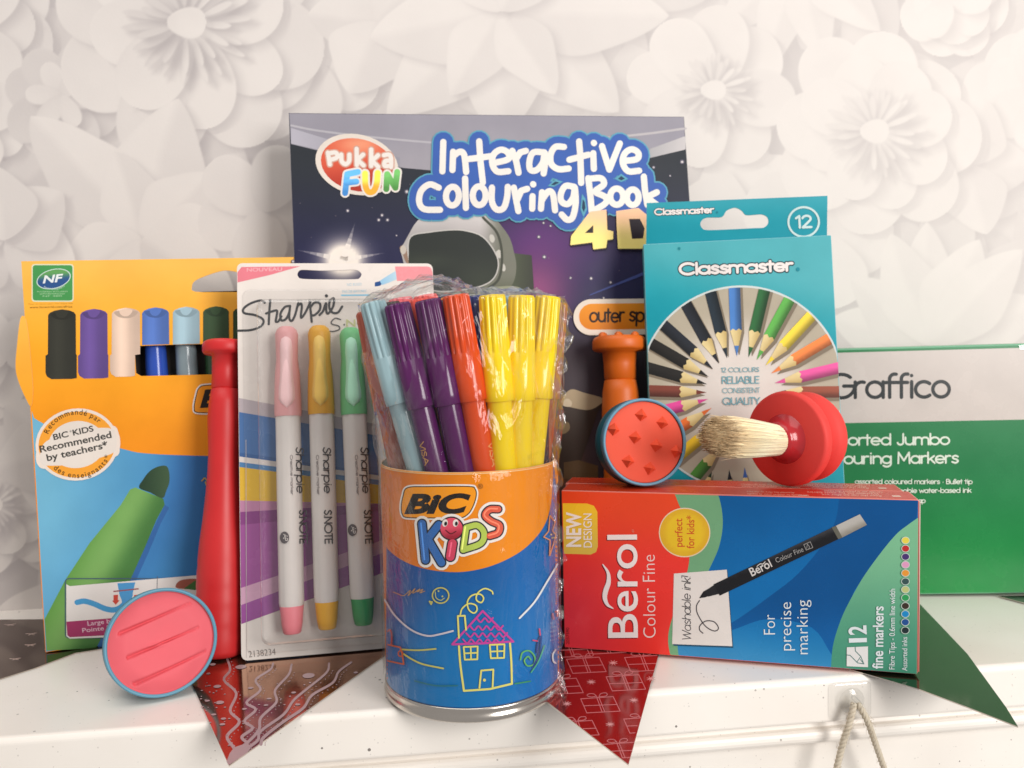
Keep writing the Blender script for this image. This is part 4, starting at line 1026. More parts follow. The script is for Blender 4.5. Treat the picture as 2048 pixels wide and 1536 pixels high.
# ---------------------------------------------------------------- two lying boxes of fine markers
def fine_boxes():
    YW = rad(-14.58); W, H, D = .1644, .0810, .0195
    pl = Plane((.0240, .4011, .0016), YW, rad(-1.0), 0)
    pl2 = Plane(pl.pt(0, 0, -.0202)+pl.X*(-.002), YW, 0, 0)
    for k, q in enumerate((pl, pl2)):
        if k == 0: root = thing('fine_marker_box', 'front red, green and blue box of twelve fine markers lying on its side', 'marker box', tuple(q.pt(W/2, 0, -D/2)), 'boxes of fine markers')
        else: root = thing('fine_marker_box', 'second box of fine markers lying right behind the front one, under the tools', 'marker box', tuple(q.pt(W/2, 0, -D/2)), 'boxes of fine markers')
        q.O[2] = .0016
        m = MB(); box_mesh(m, q, W, H, D, lambda co: (206, 66, 44), .0007)
        attach(m.build('carton', M_GLOSS), root)
        # end flap of raw card standing proud at the right end
        m = MB(); e = Plane(q.pt(W+.0004, 0, 0), axes=(-q.N, q.Y))
        box_mesh(m, e, D-.002, H-.002, .0005, lambda co: (226, 190, 176) if co.y > H-.006 else ((206, 72, 56) if co.y < H*.7 else (120, 170, 150)), .0001, .001, .001, .0004)
        attach(m.build('end_flap', M_CARD), root)
        # lettering on the top face
        tp = Plane(q.pt(0, H, 0), axes=(q.X, -q.N)); t = Print(tp)
        a = lambda u, v: tuple(float(z) for z in project(tp.pt(u, v)))
        t.fill([a(.001, .001), a(W-.001, .001), a(W-.001, D-.001), a(.001, D-.001)], lambda x, y: lerp((208, 62, 30), (196, 56, 46), sst(1200, 1800, x)), 30)
        for j, (tx, u0, u1) in enumerate((('Not suitable for children under 36 months', .090, .118), ('Assorted fine fibre tip markers', .090, .112), ('Washable ink for most fabrics', .118, .150), ('Lavable sur la plupart des tissus', .126, .152), ('Keep the cap on after use', .124, .150))):
            v = (.0045, .010, .0125, .0165, .0075)[j]; t.text(tx, a(u1, v), a(u0, v), 3.0, (232, 180, 160))
        t.fill([a(.1545, .005), a(.158, .005), a(.158, .008), a(.1545, .008)], (226, 196, 180)); t.fill([a(.113, .002), a(.117, .002), a(.117, .003), a(.113, .003)], (236, 220, 210))
        attach(t.build('top_print', M_GLOSS), root)
        if k: continue
        p = Print(q)
        TLc, TRc, BRc, BLc = quad(q, .0004, .0004, W-.0004, H-.0004)
        bot = lambda x: BLc[1]+(BRc[1]-BLc[1])*(x-BLc[0])/(BRc[0]-BLc[0])-.5; tpy = lambda x: TLc[1]+(TRc[1]-TLc[1])*(x-TLc[0])/(TRc[0]-TLc[0])+.5
        p.fill([TLc, TRc, BRc, BLc], lambda x, y: lerp(lerp((226, 70, 34), (228, 54, 46), sst(1000, 1150, y)), (214, 50, 62), sst(1080, 1250, y)*sst(1330, 1130, x)), 16)
        gr = [q_ for q_ in spline(K4([(868, 150), (905, 250), (945, 330), (978, 430), (986, 550), (978, 690), (950, 800), (900, 940), (858, 1080), (832, 1180), (828, 1270), (846, 1365), (862, 1420)]), 5)]
        g2 = [q_ for q_ in spline(K4([(1188, 150), (1220, 290), (1226, 420), (1200, 560), (1150, 680), (1080, 820), (980, 1000), (915, 1150), (896, 1250), (905, 1365), (915, 1430)]), 5)]
        clampy = lambda pts: [(x, min(max(y, tpy(x)), bot(x))) for x, y in pts]
        gr, g2 = clampy(gr), clampy(g2)
        p.fill(gr+[BRc, TRc], (110, 160, 118))
        def blue(x, y):
            c = lerp((0, 88, 150), (8, 104, 168), sst(1000, 1200, y)); c = lerp(c, (62, 140, 186), sst(1180, 1340, y-(x-1350)*.12)*.9)
            return c
        p.fill(g2+[BRc, TRc], blue, 16)
        dk = clampy([K5([(690, 100)])[0]]+spline(K5([(690, 215), (670, 340), (600, 490), (410, 720), (210, 880), (0, 1030), (-120, 1100)]), 4)+spline(K5([(-60, 1120), (200, 1040), (500, 1100), (640, 1290)]), 4)+[K5([(660, 1180)])[0], K5([(800, 840)])[0], K5([(1000, 560)])[0], K5([(1230, 340)])[0]]+[(TRc[0], TRc[1])])
        p.fill(dk, lambda x, y: lerp((0, 76, 136), (10, 92, 158), sst(1180, 1320, y)), 14)
        rg = clampy(spline(K5([(1240, 335), (1170, 385), (1090, 450), (980, 582), (850, 765), (740, 965), (690, 1085), (655, 1200), (640, 1300), (634, 1440)]), 5))
        p.fill(rg+[BRc, (TRc[0], rg[0][1])], lambda x, y: lerp((120, 180, 140), (70, 142, 116), sst(1080, 1330, y)), 14)
        # yellow tab and disc
        tabp = K4([(46, 243), (235, 245), (285, 262), (310, 305), (313, 560), (300, 600), (262, 618), (52, 612)]); tabp = [(max(x, TLc[0]+1+(y-TLc[1])*.024), y) for x, y in tabp]
        p.fill(tabp, lambda x, y: lerp((236, 190, 44), (216, 184, 76), sst(1000, 1110, y)), 12)
        for dx, cc in ((.9, (190, 150, 60)), (0, (236, 228, 220))):
            p.text('NEW', *[(x+dx, y+dx) for x, y in K4([(188, 562), (188, 308)])], 29, cc, off=.03); p.text('DESIGN', *[(x+dx, y+dx) for x, y in K4([(270, 566), (268, 318)])], 16.5, cc, off=.005)
        c0 = K4([(948, 457)])[0]
        p.fill(ell(c0[0], c0[1], 51.5, 49.5, 0, 44), (226, 200, 170)); p.fill(ell(c0[0], c0[1], 49.5, 47.5, 0, 44), lambda x, y: lerp((226, 186, 40), (216, 168, 40), sst(34, 44, math.hypot(x-c0[0], y-c0[1]))), 7)
        p.text('perfect', *K4([(932, 562), (930, 354)]), 15, (200, 84, 36), off=.012); p.text('for kids*', *K4([(1018, 574), (1018, 333)]), 15, (200, 84, 36), off=.012)
        # brand name with its flourish
        for dx, dy, cc in ((-1.6, 1.6, (110, 22, 24)), (0, 0, (236, 224, 220))):
            f = lambda pts: [(x+dx, y+dy) for x, y in K4(pts)]
            p.text('Berol', *f([(605, 1226), (598, 472)]), 59, cc, off=.006)
            p.stroke(f([(425, 1012), (385, 985), (365, 935), (372, 880), (392, 820), (388, 750), (350, 690)]), lambda t: 2+8*sin(pi*t), cc, smooth=True)
        p.text('Colour Fine', *K4([(737, 1226), (730, 620)]), 24.5, (234, 206, 200), off=-.012); p.text('®', *K4([(583, 455), (572, 430)]), 4, (230, 140, 120))
        p.text('2057590', *K4([(106, 1272), (104, 1152)]), 6.2, (92, 26, 26))
        # note and pen
        p.fill(K4([(878, 762), (1262, 736), (1304, 1300), (866, 1284)]), (26, 70, 96)); p.fill(K4([(870, 757), (1257, 728), (1297, 1288), (857, 1272)]), (218, 210, 204))
        p.sk('Washable ink!', *K4([(994, 1248), (990, 776)]), 17, 1.7, (70, 66, 68), slant=.18); p.stroke(K4([(928, 788), (928, 776)]), 1.2, (70, 66, 68))
        p.stroke(K4([(1057, 953), (1035, 995), (1045, 1055), (1100, 1140), (1165, 1176), (1196, 1155), (1165, 1110), (1105, 1103), (1062, 1135), (1058, 1168), (1082, 1192)]), 2.0, (64, 60, 64), smooth=True)
        pen = [*K4([(1105, 932), (1135, 850), (1170, 842), (1190, 905)])]
        p.fill(K4([(1055, 936), (1085, 888), (1120, 868), (1142, 912), (1100, 930)]), (30, 28, 32))
        p.fill(K4([(1100, 882), (1165, 838), (1200, 905), (1120, 925)]), (34, 33, 36))
        a1, a2 = K4([(1160, 835)])[0], K4([(1205, 918)])[0]; b1, b2 = K5([(645, 400)])[0], K5([(690, 480)])[0]
        mid = lambda a, b, t: (a[0]+(b[0]-a[0])*t, a[1]+(b[1]-a[1])*t)
        p.fill([mid(a1, b1, .0), b1, b2, mid(a2, b2, .0)], lambda x, y: lerp((58, 58, 62), (24, 24, 28), sst(-4, 9, (y-1105)+(x-1560)*.43)), 9)
        p.fill(K5([(640, 400), (672, 388), (716, 470), (686, 482)]), (96, 94, 84)); p.fill(K5([(670, 388), (836, 308), (886, 382), (714, 470)]), lambda x, y: lerp((176, 172, 166), (134, 128, 118), sst(-6, 12, (y-1054)+(x-1700)*.45)), 8)
        p.text('Berol', *K5([(84, 742), (226, 672)]), 17, (210, 204, 200), off=.012); p.stroke(K5([(118, 672), (140, 655), (160, 655), (175, 640)]), 1.6, (210, 204, 200), smooth=True); p.text('Colour Fine', *K5([(256, 648), (446, 566)]), 10, (150, 148, 146))
        p.stroke(K5([(445, 520), (490, 500), (508, 540), (462, 558), (445, 520)]), 1.1, (150, 148, 146)); p.stroke(K5([(465, 548), (470, 515), (485, 535), (480, 548)]), 1.0, (150, 148, 146))
        wt = (216, 222, 224)
        p.text('For', *K5([(245, 1146), (243, 1008)]), 22.5, wt, off=-.008); p.text('precise', *K5([(358, 1258), (357, 922)]), 22.5, wt, off=-.008); p.text('marking', *K5([(474, 1284), (472, 906)]), 22.5, wt, off=-.008)
        p.fill(K5([(745, 1236), (893, 1230), (893, 1375), (744, 1368)]), (218, 216, 214)); p.stroke(K5([(746, 1290), (768, 1292), (820, 1345), (864, 1352), (842, 1300), (805, 1262), (803, 1236)]), 1.8, (84, 120, 116)); p.stroke(K5([(815, 1340), (838, 1306)]), 1.5, (84, 120, 116)); p.stroke(K5([(838, 1320), (864, 1352)]), 1.5, (84, 120, 116))
        p.text('1', *K5([(882, 1200), (881, 1170)]), 35, wt, off=.02); p.text('2', *K5([(881, 1146), (878, 1082)]), 35, wt, off=.02); p.text('fine markers', *K5([(996, 1386), (1000, 950)]), 21, wt, off=.02)
        p.text('Fibre Tips - 0.6mm line width', *K5([(1078, 1390), (1082, 828)]), 11, wt, off=.004); p.text('Assorted inks', *K5([(1166, 1400), (1166, 1164)]), 10.5, wt, off=.004)
        for (yy, cc) in zip((490, 547, 604, 660, 718, 776, 833, 890, 947, 1003, 1060, 1117), ((222, 204, 76), (186, 44, 44), (70, 50, 110), (216, 150, 186), (222, 146, 54), (54, 80, 80), (184, 188, 124), (46, 150, 84), (56, 44, 34), (28, 132, 190), (34, 78, 140), (30, 44, 48))):
            x0, y0 = K5([(1155+(490-yy)*.004, yy)])[0]; p.fill(ell(x0, y0, 8.6, 7.6, 0, 20), (190, 206, 194)); p.fill(ell(x0, y0, 7.2, 6.3, 0, 20), cc)
        attach(p.build('front_print', M_GLOSS), root)
    return pl
BEROL = fine_boxes()

# ---------------------------------------------------------------- highlighter blister pack
def blister_pack():
    pl = Plane((-.1374, .3921, .0014), rad(10.99), rad(9), 0); W, H = .1029, .2030
    root = thing('highlighter_pack', 'white carded pack of pastel highlighters in a clear blister, beside the pen pot', 'blister pack', (-.09, .40, 0))
    TLc, TRc, BRc, BLc = quad(pl, 0, 0, W, H)
    def rc(c, d1, d2, r=11):
        o = []; c = np.array(c); d1 = np.array(d1)/np.linalg.norm(d1); d2 = np.array(d2)/np.linalg.norm(d2)
        for k in range(5):
            a = pi/2*k/4; o.append(tuple(c+d1*r*(1-sin(a))+d2*r*(1-cos(a))))
        return o
    e = lambda a, b: np.subtract(b, a)
    card = rc(TLc, e(TLc, BLc), e(TLc, TRc))+rc(TRc, e(TRc, TLc), e(TRc, BRc))+rc(BRc, e(BRc, TRc), e(BRc, BLc))+rc(BLc, e(BLc, BRc), e(BLc, TLc), 13)
    hole = spline(Z3([(560, 152), (700, 158), (850, 155), (960, 152), (1000, 170), (1010, 190), (995, 215), (960, 224), (760, 226), (560, 222), (525, 205), (518, 185), (530, 162)]), 3, True)
    s_ = sheet(pl, card, [hole], .0006, (234, 224, 216), 'card', M_GLOSS, 30, back=(170, 165, 160)); attach(s_.build('backing_card', M_GLOSS), root)
    p = Print(pl)
    lx = lambda y: TLc[0]+(BLc[0]-TLc[0])*(y-TLc[1])/(BLc[1]-TLc[1])+.8; rx = lambda y: TRc[0]+(BRc[0]-TRc[0])*(y-TRc[1])/(BRc[1]-TRc[1])-.8
    pk = (232, 130, 142)
    p.fill([(lx(565), 565), (lx(545), 545), (483, 534), (601, 532.5), (540, 550)], pk); p.text('NOUVEAU', *Z3([(130, 166), (400, 160)]), 7, (240, 190, 194))
    p.fill([(790, 533), (856, 533), (862, 536), (rx(545), 545), (rx(560), 560), (794, 562)], (238, 150, 156))
    p.fill(Z7([(690, 1325), (735, 1312), (745, 1335), (730, 1350), (690, 1356)]), (44, 82, 140)); p.fill(Z7([(728, 1312), (790, 1272), (850, 1236), (858, 1300), (800, 1325), (744, 1345)]), lambda x, y: lerp((150, 196, 226), (196, 220, 232), (x-760)/40), 10)
    p.text('NO BLEED', *Z3([(900, 276), (1012, 272)]), 5, (176, 206, 220)); p.text('PAS DE BAVURES', *Z3([(865, 330), (1046, 324)]), 5, (150, 196, 216)); p.stroke(Z3([(858, 348), (1070, 346)]), 3, (140, 200, 226))
    bands = [((1135, 1212, 1300), (178, 164, 170)), ((1240, 1310, 1400), (84, 120, 172)), ((1400, 1440, 1500), (78, 112, 160))]
    def band(y0l, y0r, y1l, y1r, col):
        a, b = lx(y0l), rx(y0r); p.fill([(a, y0l), (b, y0r), (rx(y1r), y1r), (lx(y1l), y1l)], col)
    # slanted colour bands (left edge y, right edge y)
    for v in ((796, 872, 824, 900, (190, 178, 182)), (824, 892, 905, 965, (82, 118, 170)), (905, 965, 913, 970, (70, 104, 156)), (913, 968, 924, 978, (222, 212, 206)), (924, 976, 934, 986, (86, 132, 178)), (934, 986, 1001, 1010, (222, 178, 62)),
              (1001, 1010, 1024, 1000, (192, 134, 166)), (1024, 1000, 1050, 1010, (140, 72, 132)), (1050, 1010, 1176, 1060, (160, 88, 150)), (1176, 1040, 1210, 1066, (206, 160, 184)), (1210, 1062, 1248, 1102, (156, 84, 152))): band(*v)
    # script brand name
    sc = [[(0, 0)]]
    ink = (72, 72, 74)
    S = [[(268, 405), (235, 388), (160, 410), (105, 450), (110, 485), (190, 500), (255, 535), (240, 585), (160, 615), (60, 620)],
         [(310, 385), (302, 480), (298, 570)], [(278, 488), (330, 470), (362, 468), (356, 520), (352, 550), (372, 548), (395, 510)],
         [(452, 430), (420, 440), (388, 490), (395, 540), (430, 530), (455, 480), (462, 430), (455, 520), (475, 545), (500, 500), (520, 425), (525, 410)], [(520, 430), (545, 412), (552, 440), (545, 500), (550, 520), (580, 480), (618, 400)],
         [(612, 400), (620, 470), (628, 552)], [(618, 440), (650, 405), (690, 410), (690, 460), (650, 500), (622, 500)], [(688, 500), (715, 470), (738, 410), (740, 470), (755, 488), (790, 440), (800, 385), (790, 372), (765, 400), (765, 450), (790, 482), (830, 480), (862, 435)], [(740, 352), (742, 354)]]
    for i, st in enumerate(S): p.stroke(Z3(st), 4.6 if len(st) > 2 else 6, ink, smooth=True, n=5)
    p.stroke(Z3([(850, 535), (810, 525), (780, 550), (785, 570), (835, 585), (840, 610), (800, 625), (765, 625)]), 2.6, (96, 94, 96), smooth=True); p.fill(ell(*Z3([(878, 574)])[0], 1.8, 1.8, 0, 8), (110, 110, 110))
    p.text('NOTE', *Z3([(893, 588), (1180, 584)]), 14, (206, 206, 150), off=.01)
    p.text('2138234', *Z4([(125, 1420), (300, 1402)]), 12.5, (120, 110, 106), off=-.012)
    p.stroke(Z4([(105, 0), (108, 1420)]), 1, (206, 196, 192))
    attach(p.build('printed_artwork', M_GLOSS), root)
    # clear blister: raised tray with a rim
    (u0, _), (u1, _) = pl.uv(518, 900), pl.uv(852, 900); v0 = pl.uv(560, 1285)[1]; v1 = pl.uv(560, 604)[1]
    def tray(mb, u0, v0, u1, v1, h, r, sl):
        rings = []
        for ins, hh in ((0, .0002), (sl*.25, h*.5), (sl*.5, h*.8), (sl*.9, h*.96), (sl*1.6, h)):
            ring = []
            for cx, cyy, a in ((u1-r, v0+r, -90), (u1-r, v1-r, 0), (u0+r, v1-r, 90), (u0+r, v0+r, 180)):
                for k in range(7):
                    t = rad(a+15*k); ring.append(pl.pt(cx+(r-ins)*cos(t), cyy+(r-ins)*sin(t), hh))
            rings.append(ring)
        n = 28; V = [q for rg in rings for q in rg]; F = []
        for i in range(len(rings)-1):
            for k in range(n): F.append((i*n+k, i*n+(k+1) % n, (i+1)*n+(k+1) % n, (i+1)*n+k))
        F.append(tuple((len(rings)-1)*n+k for k in range(n))); mb.add(V, F, (1., 1., 1.), True)
    m = MB(); tray(m, u0, v0, u1, v1, .0150, .006, .0022)
    (ua, _), (ub, _) = pl.uv(488, 900), pl.uv(868, 900); tray(m, ua, pl.uv(560, 1305)[1], min(ub, W-.002), pl.uv(560, 579)[1], .0009, .004, .0006)
    attach(m.build('blister', M_BLISTER), root)
    # pens in the blister
    for nm, tx, ty, bx, by, cap, clip, plug in (('pink', 575.5, 660, 587, 1261, (252, 182, 182), (255, 212, 212), (246, 140, 150)), ('yellow', 639.5, 658, 656, 1252, (252, 186, 62), (255, 212, 112), (240, 178, 48)), ('green', 701, 662, 727, 1244, (130, 214, 146), (190, 246, 214), (58, 156, 90)), ('violet', 765, 664, 797, 1238, (168, 130, 190), (190, 160, 210), (140, 100, 170))):
        T = pl.hit(tx, ty, .0078); B = pl.hit(bx, by, .0078); A = T-B; L = np.linalg.norm(A); A /= L
        lab = {'pink': 'pink capped white highlighter in the blister, left of the yellow one', 'yellow': 'yellow capped white highlighter in the middle of the blister', 'green': 'mint green capped white highlighter in the blister', 'violet': 'last highlighter in the blister, mostly hidden behind the pen pot'}[nm]
        r = thing('highlighter', lab, 'highlighter', tuple(B), 'highlighters in the blister')
        dk = tuple(v*.92 for v in cap)
        mb = MB(); k = L
        lathe(mb, B, A, [(.70*k, .0066), (.712*k, .0068), (.76*k, .0067), (.84*k, .0062), (.89*k, .0054), (.94*k, .0056), (.975*k, .0058), (.99*k, .0050), (k, .0034)], dk, 32)
        co = attach(mb.build('cap', M_SATIN), r)
        mb = MB(); nrm = pl.N-A*(pl.N@A); nrm /= np.linalg.norm(nrm); sd = np.cross(A, nrm)
        ring = []; V = []; F = []
        n0 = 10; prof = []
        for i in range(17):
            t = i/16; ww = .0046*(1-.35*t) if t > .15 else .0046*math.sqrt(max(t, .0)/.15)*.98+.0002
            if t > .92: ww *= math.sqrt(max(0, (1-t)/.08))*.9+.1
            if .25 < t < .75: ww *= 1-.12*sin(pi*(t-.25)/.5)
            base = B+A*k*(.725+.245*t); rr = np.interp(.725+.245*t, [.70, .76, .84, .89, .94, .975], [.0066, .0067, .0062, .0054, .0056, .0058])
            for j in range(n0+1):
                a = -1+2*j/n0; V.append(base+sd*ww*a+nrm*(math.sqrt(max(rr*rr-(ww*a)**2, 0))-.0004+.0021*(1-a*a)**.5*min(1, 6*(1-t), 9*t+.25)))
        for i in range(16):
            for j in range(n0): q = i*(n0+1)+j; F.append((q, q+1, q+n0+2, q+n0+1))
        mb.add(V, F, s2l(clip), True); attach_sub(mb.build('clip', M_SATIN), co)
        hexf = lambda a, i: .955+.045*cos(pi/6)/cos(((a+pi/6) % (pi/3))-pi/6)*1.0
        mb = MB(); lathe(mb, B, A, [(.088*k, .0059), (.10*k, .0062), (.40*k, .0063), (.70*k, .0063)], (228, 220, 214), 36, lambda a, i: 1-.05*(1-abs(cos(3*a)))); bo = attach(mb.build('barrel', M_SATIN), r)
        mb = MB(); lathe(mb, B, A, [(0, .0038), (.004*k, .0044), (.03*k, .0051), (.086*k, .0058), (.088*k, .0058)], plug, 28); attach(mb.build('end_plug', M_SATIN), r)
        if nm == 'violet': continue
        tb = Tube(B, A, .00635); q = Print(tb, 3e-5); q.maxedge = 5; off = {'pink': 14, 'yellow': 0, 'green': 12}[nm]; ink2 = (70, 66, 68)
        axp = lambda y: bx+(tx-bx)*(y-by)/(ty-by)
        def sk(txt, y0, y1, x, h, wd, cc, sl=0): q.sk(txt, (axp(y0)+x, y0), (axp(y1)+x, y1), h, wd, cc, slant=sl)
        sk('Sharpie', 894, 986, off-2 if nm != 'yellow' else 0, 15, 2.4, ink2, .12); sk('Creative marker', 910, 990, off-14, 5, .9, (130, 120, 120))
        sk('S.NOTE', 1020, 1088, off-1+(3 if nm == 'pink' else 0), 14, 2.5, ink2)
        if nm != 'yellow':
            cx_ = axp(1072)-14; yy = 1075 if nm == 'pink' else 1060
            q.fill(ell(cx_, yy, 9, 12, 0, 18), (96, 90, 92)); q.sk('AP', (cx_-2, yy-7), (cx_-2, yy+7), 8, 1.3, (226, 218, 212))
        attach_sub(q.build('printed_lettering', M_SATIN), bo)
blister_pack()
# ================================================================== pen pot with its pens and shrink film
POT_C = np.array([(at_depth(937, 935, .362)[0]+at_depth(948, 1370, .362)[0])/2, .362, 0.0])
POT_R = .0397
RIM_Z = float(at_depth(909, 947, POT_C[1]-POT_R)[2])
POT = Tube(POT_C, (0, 0, 1), POT_R)
def pot():
    root = thing('pen_pot', 'blue and orange tin pot full of felt pens, wrapped in clear film, at the front', 'pen pot', tuple(POT_C))
    m = MB(); O1, B1 = (240, 146, 22), (18, 96, 168)
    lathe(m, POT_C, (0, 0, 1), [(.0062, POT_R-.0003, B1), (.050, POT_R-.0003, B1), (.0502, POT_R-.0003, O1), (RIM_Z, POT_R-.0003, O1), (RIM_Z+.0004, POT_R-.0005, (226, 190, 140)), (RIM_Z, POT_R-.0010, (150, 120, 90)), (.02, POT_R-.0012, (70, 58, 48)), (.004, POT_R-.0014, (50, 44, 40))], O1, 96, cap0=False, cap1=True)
    attach(m.build('body', M_GLOSS), root)
    m = MB(); lathe(m, POT_C, (0, 0, 1), [(.0006, POT_R-.0022), (.0006, POT_R-.0004), (.0014, POT_R+.0006), (.0026, POT_R+.0009), (.0038, POT_R+.0005), (.0048, POT_R-.0002), (.0058, POT_R+.0005), (.0068, POT_R+.0004), (.0070, POT_R-.0002)], (205, 198, 190), 96)
    attach(m.build('metal_base', M_TIN), root)
    p = Print(POT, 3e-5)
    face = math.atan2(-POT_C[1], -POT_C[0])
    def PX(th, z): return tuple(float(a) for a in project(POT_C+np.array([cos(face+th)*POT_R, sin(face+th)*POT_R, z])))
    th = [rad(a) for a in range(-80, 81, 4)]
    def hz(x, y):      # height on the pot under a pixel
        return POT.hit(x, y)[2]
    bound = spline(Z6([(56, 440), (72, 500), (100, 562), (180, 625), (280, 667), (400, 690), (540, 692), (700, 656), (850, 582), (950, 490), (1005, 400), (1030, 300), (1040, 180), (1043, 90)]), 5)
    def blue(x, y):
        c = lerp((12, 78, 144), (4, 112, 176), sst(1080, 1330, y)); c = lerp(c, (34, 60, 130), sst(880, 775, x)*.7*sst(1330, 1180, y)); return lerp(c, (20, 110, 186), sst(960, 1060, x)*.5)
    lo = [PX(t, .0075) for t in th]; hi = [PX(t, RIM_Z-.0003) for t in th]
    b2 = [(max(x, lo[0][0]+1), y) for x, y in bound]
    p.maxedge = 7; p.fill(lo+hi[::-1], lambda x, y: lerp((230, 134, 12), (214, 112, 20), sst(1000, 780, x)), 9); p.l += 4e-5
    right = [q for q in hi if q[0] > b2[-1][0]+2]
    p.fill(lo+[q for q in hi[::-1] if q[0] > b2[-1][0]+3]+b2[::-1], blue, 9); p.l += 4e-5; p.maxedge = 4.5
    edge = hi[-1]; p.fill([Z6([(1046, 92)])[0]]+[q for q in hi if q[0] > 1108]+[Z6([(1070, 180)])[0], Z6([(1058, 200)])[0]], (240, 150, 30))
    for a, b in zip(hi[:-1], hi[1:]): p.stroke([a, b], 1.6, (232, 196, 140), step=False, caps=False)
    p.l += 2e-5
    # brand tablet and play letters
    logo_tablet(p, Z6, [(215, 214), (330, 208), (560, 207), (598, 222), (604, 262), (586, 320), (556, 366), (500, 388), (350, 386), (215, 384), (186, 366), (180, 320), (190, 262)], .9, (196, 357), (574, 354), 38)
    p.text('®', *Z6([(613, 220), (642, 220)]), 9.5, (110, 66, 20))
    KI = [('K', [[(298, 418), (318, 625)], [(392, 425), (330, 505), (408, 640)]], 15, (52, 104, 172)), ('i', [[(470, 530), (458, 606)]], 17, (206, 66, 92)), ('D', [[(548, 440), (530, 565)], [(548, 440), (610, 428), (648, 470), (630, 530), (530, 568)]], 11.5, (176, 196, 84)),
          ('S', [[(728, 336), (680, 338), (655, 372), (690, 405), (735, 428), (728, 470), (680, 488)]], 12.5, (216, 88, 62))]
    cb = Z6([(465, 446)])[0]
    for k, (dw, cc) in enumerate(((16, WHITE), (5.5, (34, 32, 40)), (0, None))):
        l0 = p.l; mx = l0
        for nm, sts, wv, c in KI:
            for st in sts: p.l = mx; mx = p.stroke(Z6(st), wv+dw, cc or c, smooth=len(st) > 4, step=False)
        p.l = mx+6e-6
        p.fill(ell(cb[0], cb[1], 22+dw/2, 21.5+dw/2, 0, 28), cc or (lambda x, y: lerp((222, 78, 100), (150, 30, 48), sst(-6, 22, y-cb[1]+x*.2-cb[0]*.2))), 7 if cc is None else None)
    for nm, sts, wv, c in KI:
        for st in sts[:1]: p.stroke([(x-2, y-1) for x, y in Z6(st)], 3.2, tuple(min(255, v*1.25+26) for v in c), smooth=len(st) > 4)
    for ex in (428, 488): p.fill(ell(*Z6([(ex, 414)])[0], 5.5, 7.5, 10, 16), WHITE); p.fill(ell(*Z6([(ex+4, 418)])[0], 3, 4.4, 10, 12), (30, 26, 30))
    p.stroke(Z6([(432, 455), (460, 475), (490, 462)]), 2, (90, 20, 30), smooth=True)
    # child's line drawings
    Yw, Mg, Wt = (222, 214, 110), (196, 62, 150), (216, 218, 214)
    def ln(pts, c, wv=3.4, sm=False, cl=False): p.stroke(Z6(pts), wv, c, smooth=sm, closed=cl, caps=True)
    ln([(507, 1115), (515, 1220), (535, 1368)], Yw, 4, True); ln([(535, 1368), (680, 1358), (805, 1328)], Yw, 4); ln([(805, 1328), (802, 1210), (794, 1096)], Yw, 4, True)
    ln([(470, 1103), (545, 1020), (640, 914), (720, 995), (812, 1088)], Mg, 4); ln([(812, 1088), (640, 1098), (470, 1104)], Mg, 4)
    for y0, x0, n_ in ((955, 606, 2), (1000, 570, 4), (1040, 548, 5), (1075, 530, 5)):
        sc = [];
        for k in range(n_): sc += [(x0+k*46, y0), (x0+k*46+23, y0+22)]
        sc += [(x0+n_*46, y0-2)]; ln([(min(max(a, 500), 780), b) for a, b in sc], Mg, 3.2, True)
    for x0, y0, x1, y1 in ((534, 1118, 612, 1190), (680, 1106, 762, 1182)):
        ln([(x0, y0), (x1, y0-3), (x1-2, y1-2), (x0+6, y1)], Yw, 3.2, cl=True); ln([((x0+x1)/2, y0), ((x0+x1)/2+2, y1-2)], Yw, 3); ln([(x0+3, (y0+y1)/2), (x1, (y0+y1)/2-3)], Yw, 3)
    ln([(622, 1350), (632, 1252), (700, 1246), (696, 1344)], Yw, 3.4); p.fill(ell(*Z6([(650, 1306)])[0], 3, 3, 0, 10), Yw)
    ln([(507, 1066), (501, 942)], Yw, 3.4); ln([(501, 942), (540, 940), (547, 1020)], Yw, 3.4)
    ln([(515, 932), (525, 900), (560, 872), (600, 880), (608, 908), (590, 925), (562, 905), (555, 860), (580, 825), (625, 818), (645, 840), (632, 865), (605, 850), (612, 812), (650, 786), (690, 800), (697, 816)], Yw, 2.8, True)
    ln(ell(405, 825, 46, 44, 0, 22), (196, 186, 90), 2.6, cl=True); ln([(358, 862), (342, 858), (352, 876), (358, 862)], (196, 186, 90), 2.4); ln([(375, 805), (380, 838), (405, 852), (425, 840)], (190, 190, 110), 1.6, True)
    p.fill(ell(*Z6([(393, 800)])[0], 1.8, 1.8, 0, 8), (190, 190, 110)); p.fill(ell(*Z6([(415, 830)])[0], 1.8, 1.8, 0, 8), (190, 190, 110))
    ln([(316, 800), (290, 810), (306, 790), (275, 805), (290, 788), (250, 812), (262, 786), (224, 826), (236, 796), (200, 826), (170, 818), (140, 806)], (176, 130, 80), 1.6, True)
    ln([(92, 850), (150, 940), (240, 1020), (330, 1054), (400, 1045), (474, 1026)], (206, 196, 204), 3.6, True); ln([(846, 954), (930, 862), (1000, 748), (1058, 650)], (222, 226, 228), 3.6, True)
    ln([(190, 1132), (280, 1136), (378, 1128)], (196, 190, 90), 3.2, True); ln([(196, 1156), (250, 1190), (310, 1216), (420, 1239)], (206, 196, 90), 3.2, True)
    ln([(110, 1030), (122, 1020), (132, 1050), (130, 1110)], (176, 66, 66), 3, True); ln([(112, 1106), (180, 1120), (192, 1160), (200, 1216), (112, 1198)], (206, 96, 50), 3); ln(ell(182, 1156, 13, 16, 0, 12), (206, 96, 50), 2.6, cl=True)
    ln([(1015, 372), (1008, 460), (980, 494), (1016, 512), (1014, 600), (1036, 530), (1048, 480), (1030, 460), (1044, 408), (1015, 372)], (214, 140, 90), 2.2)
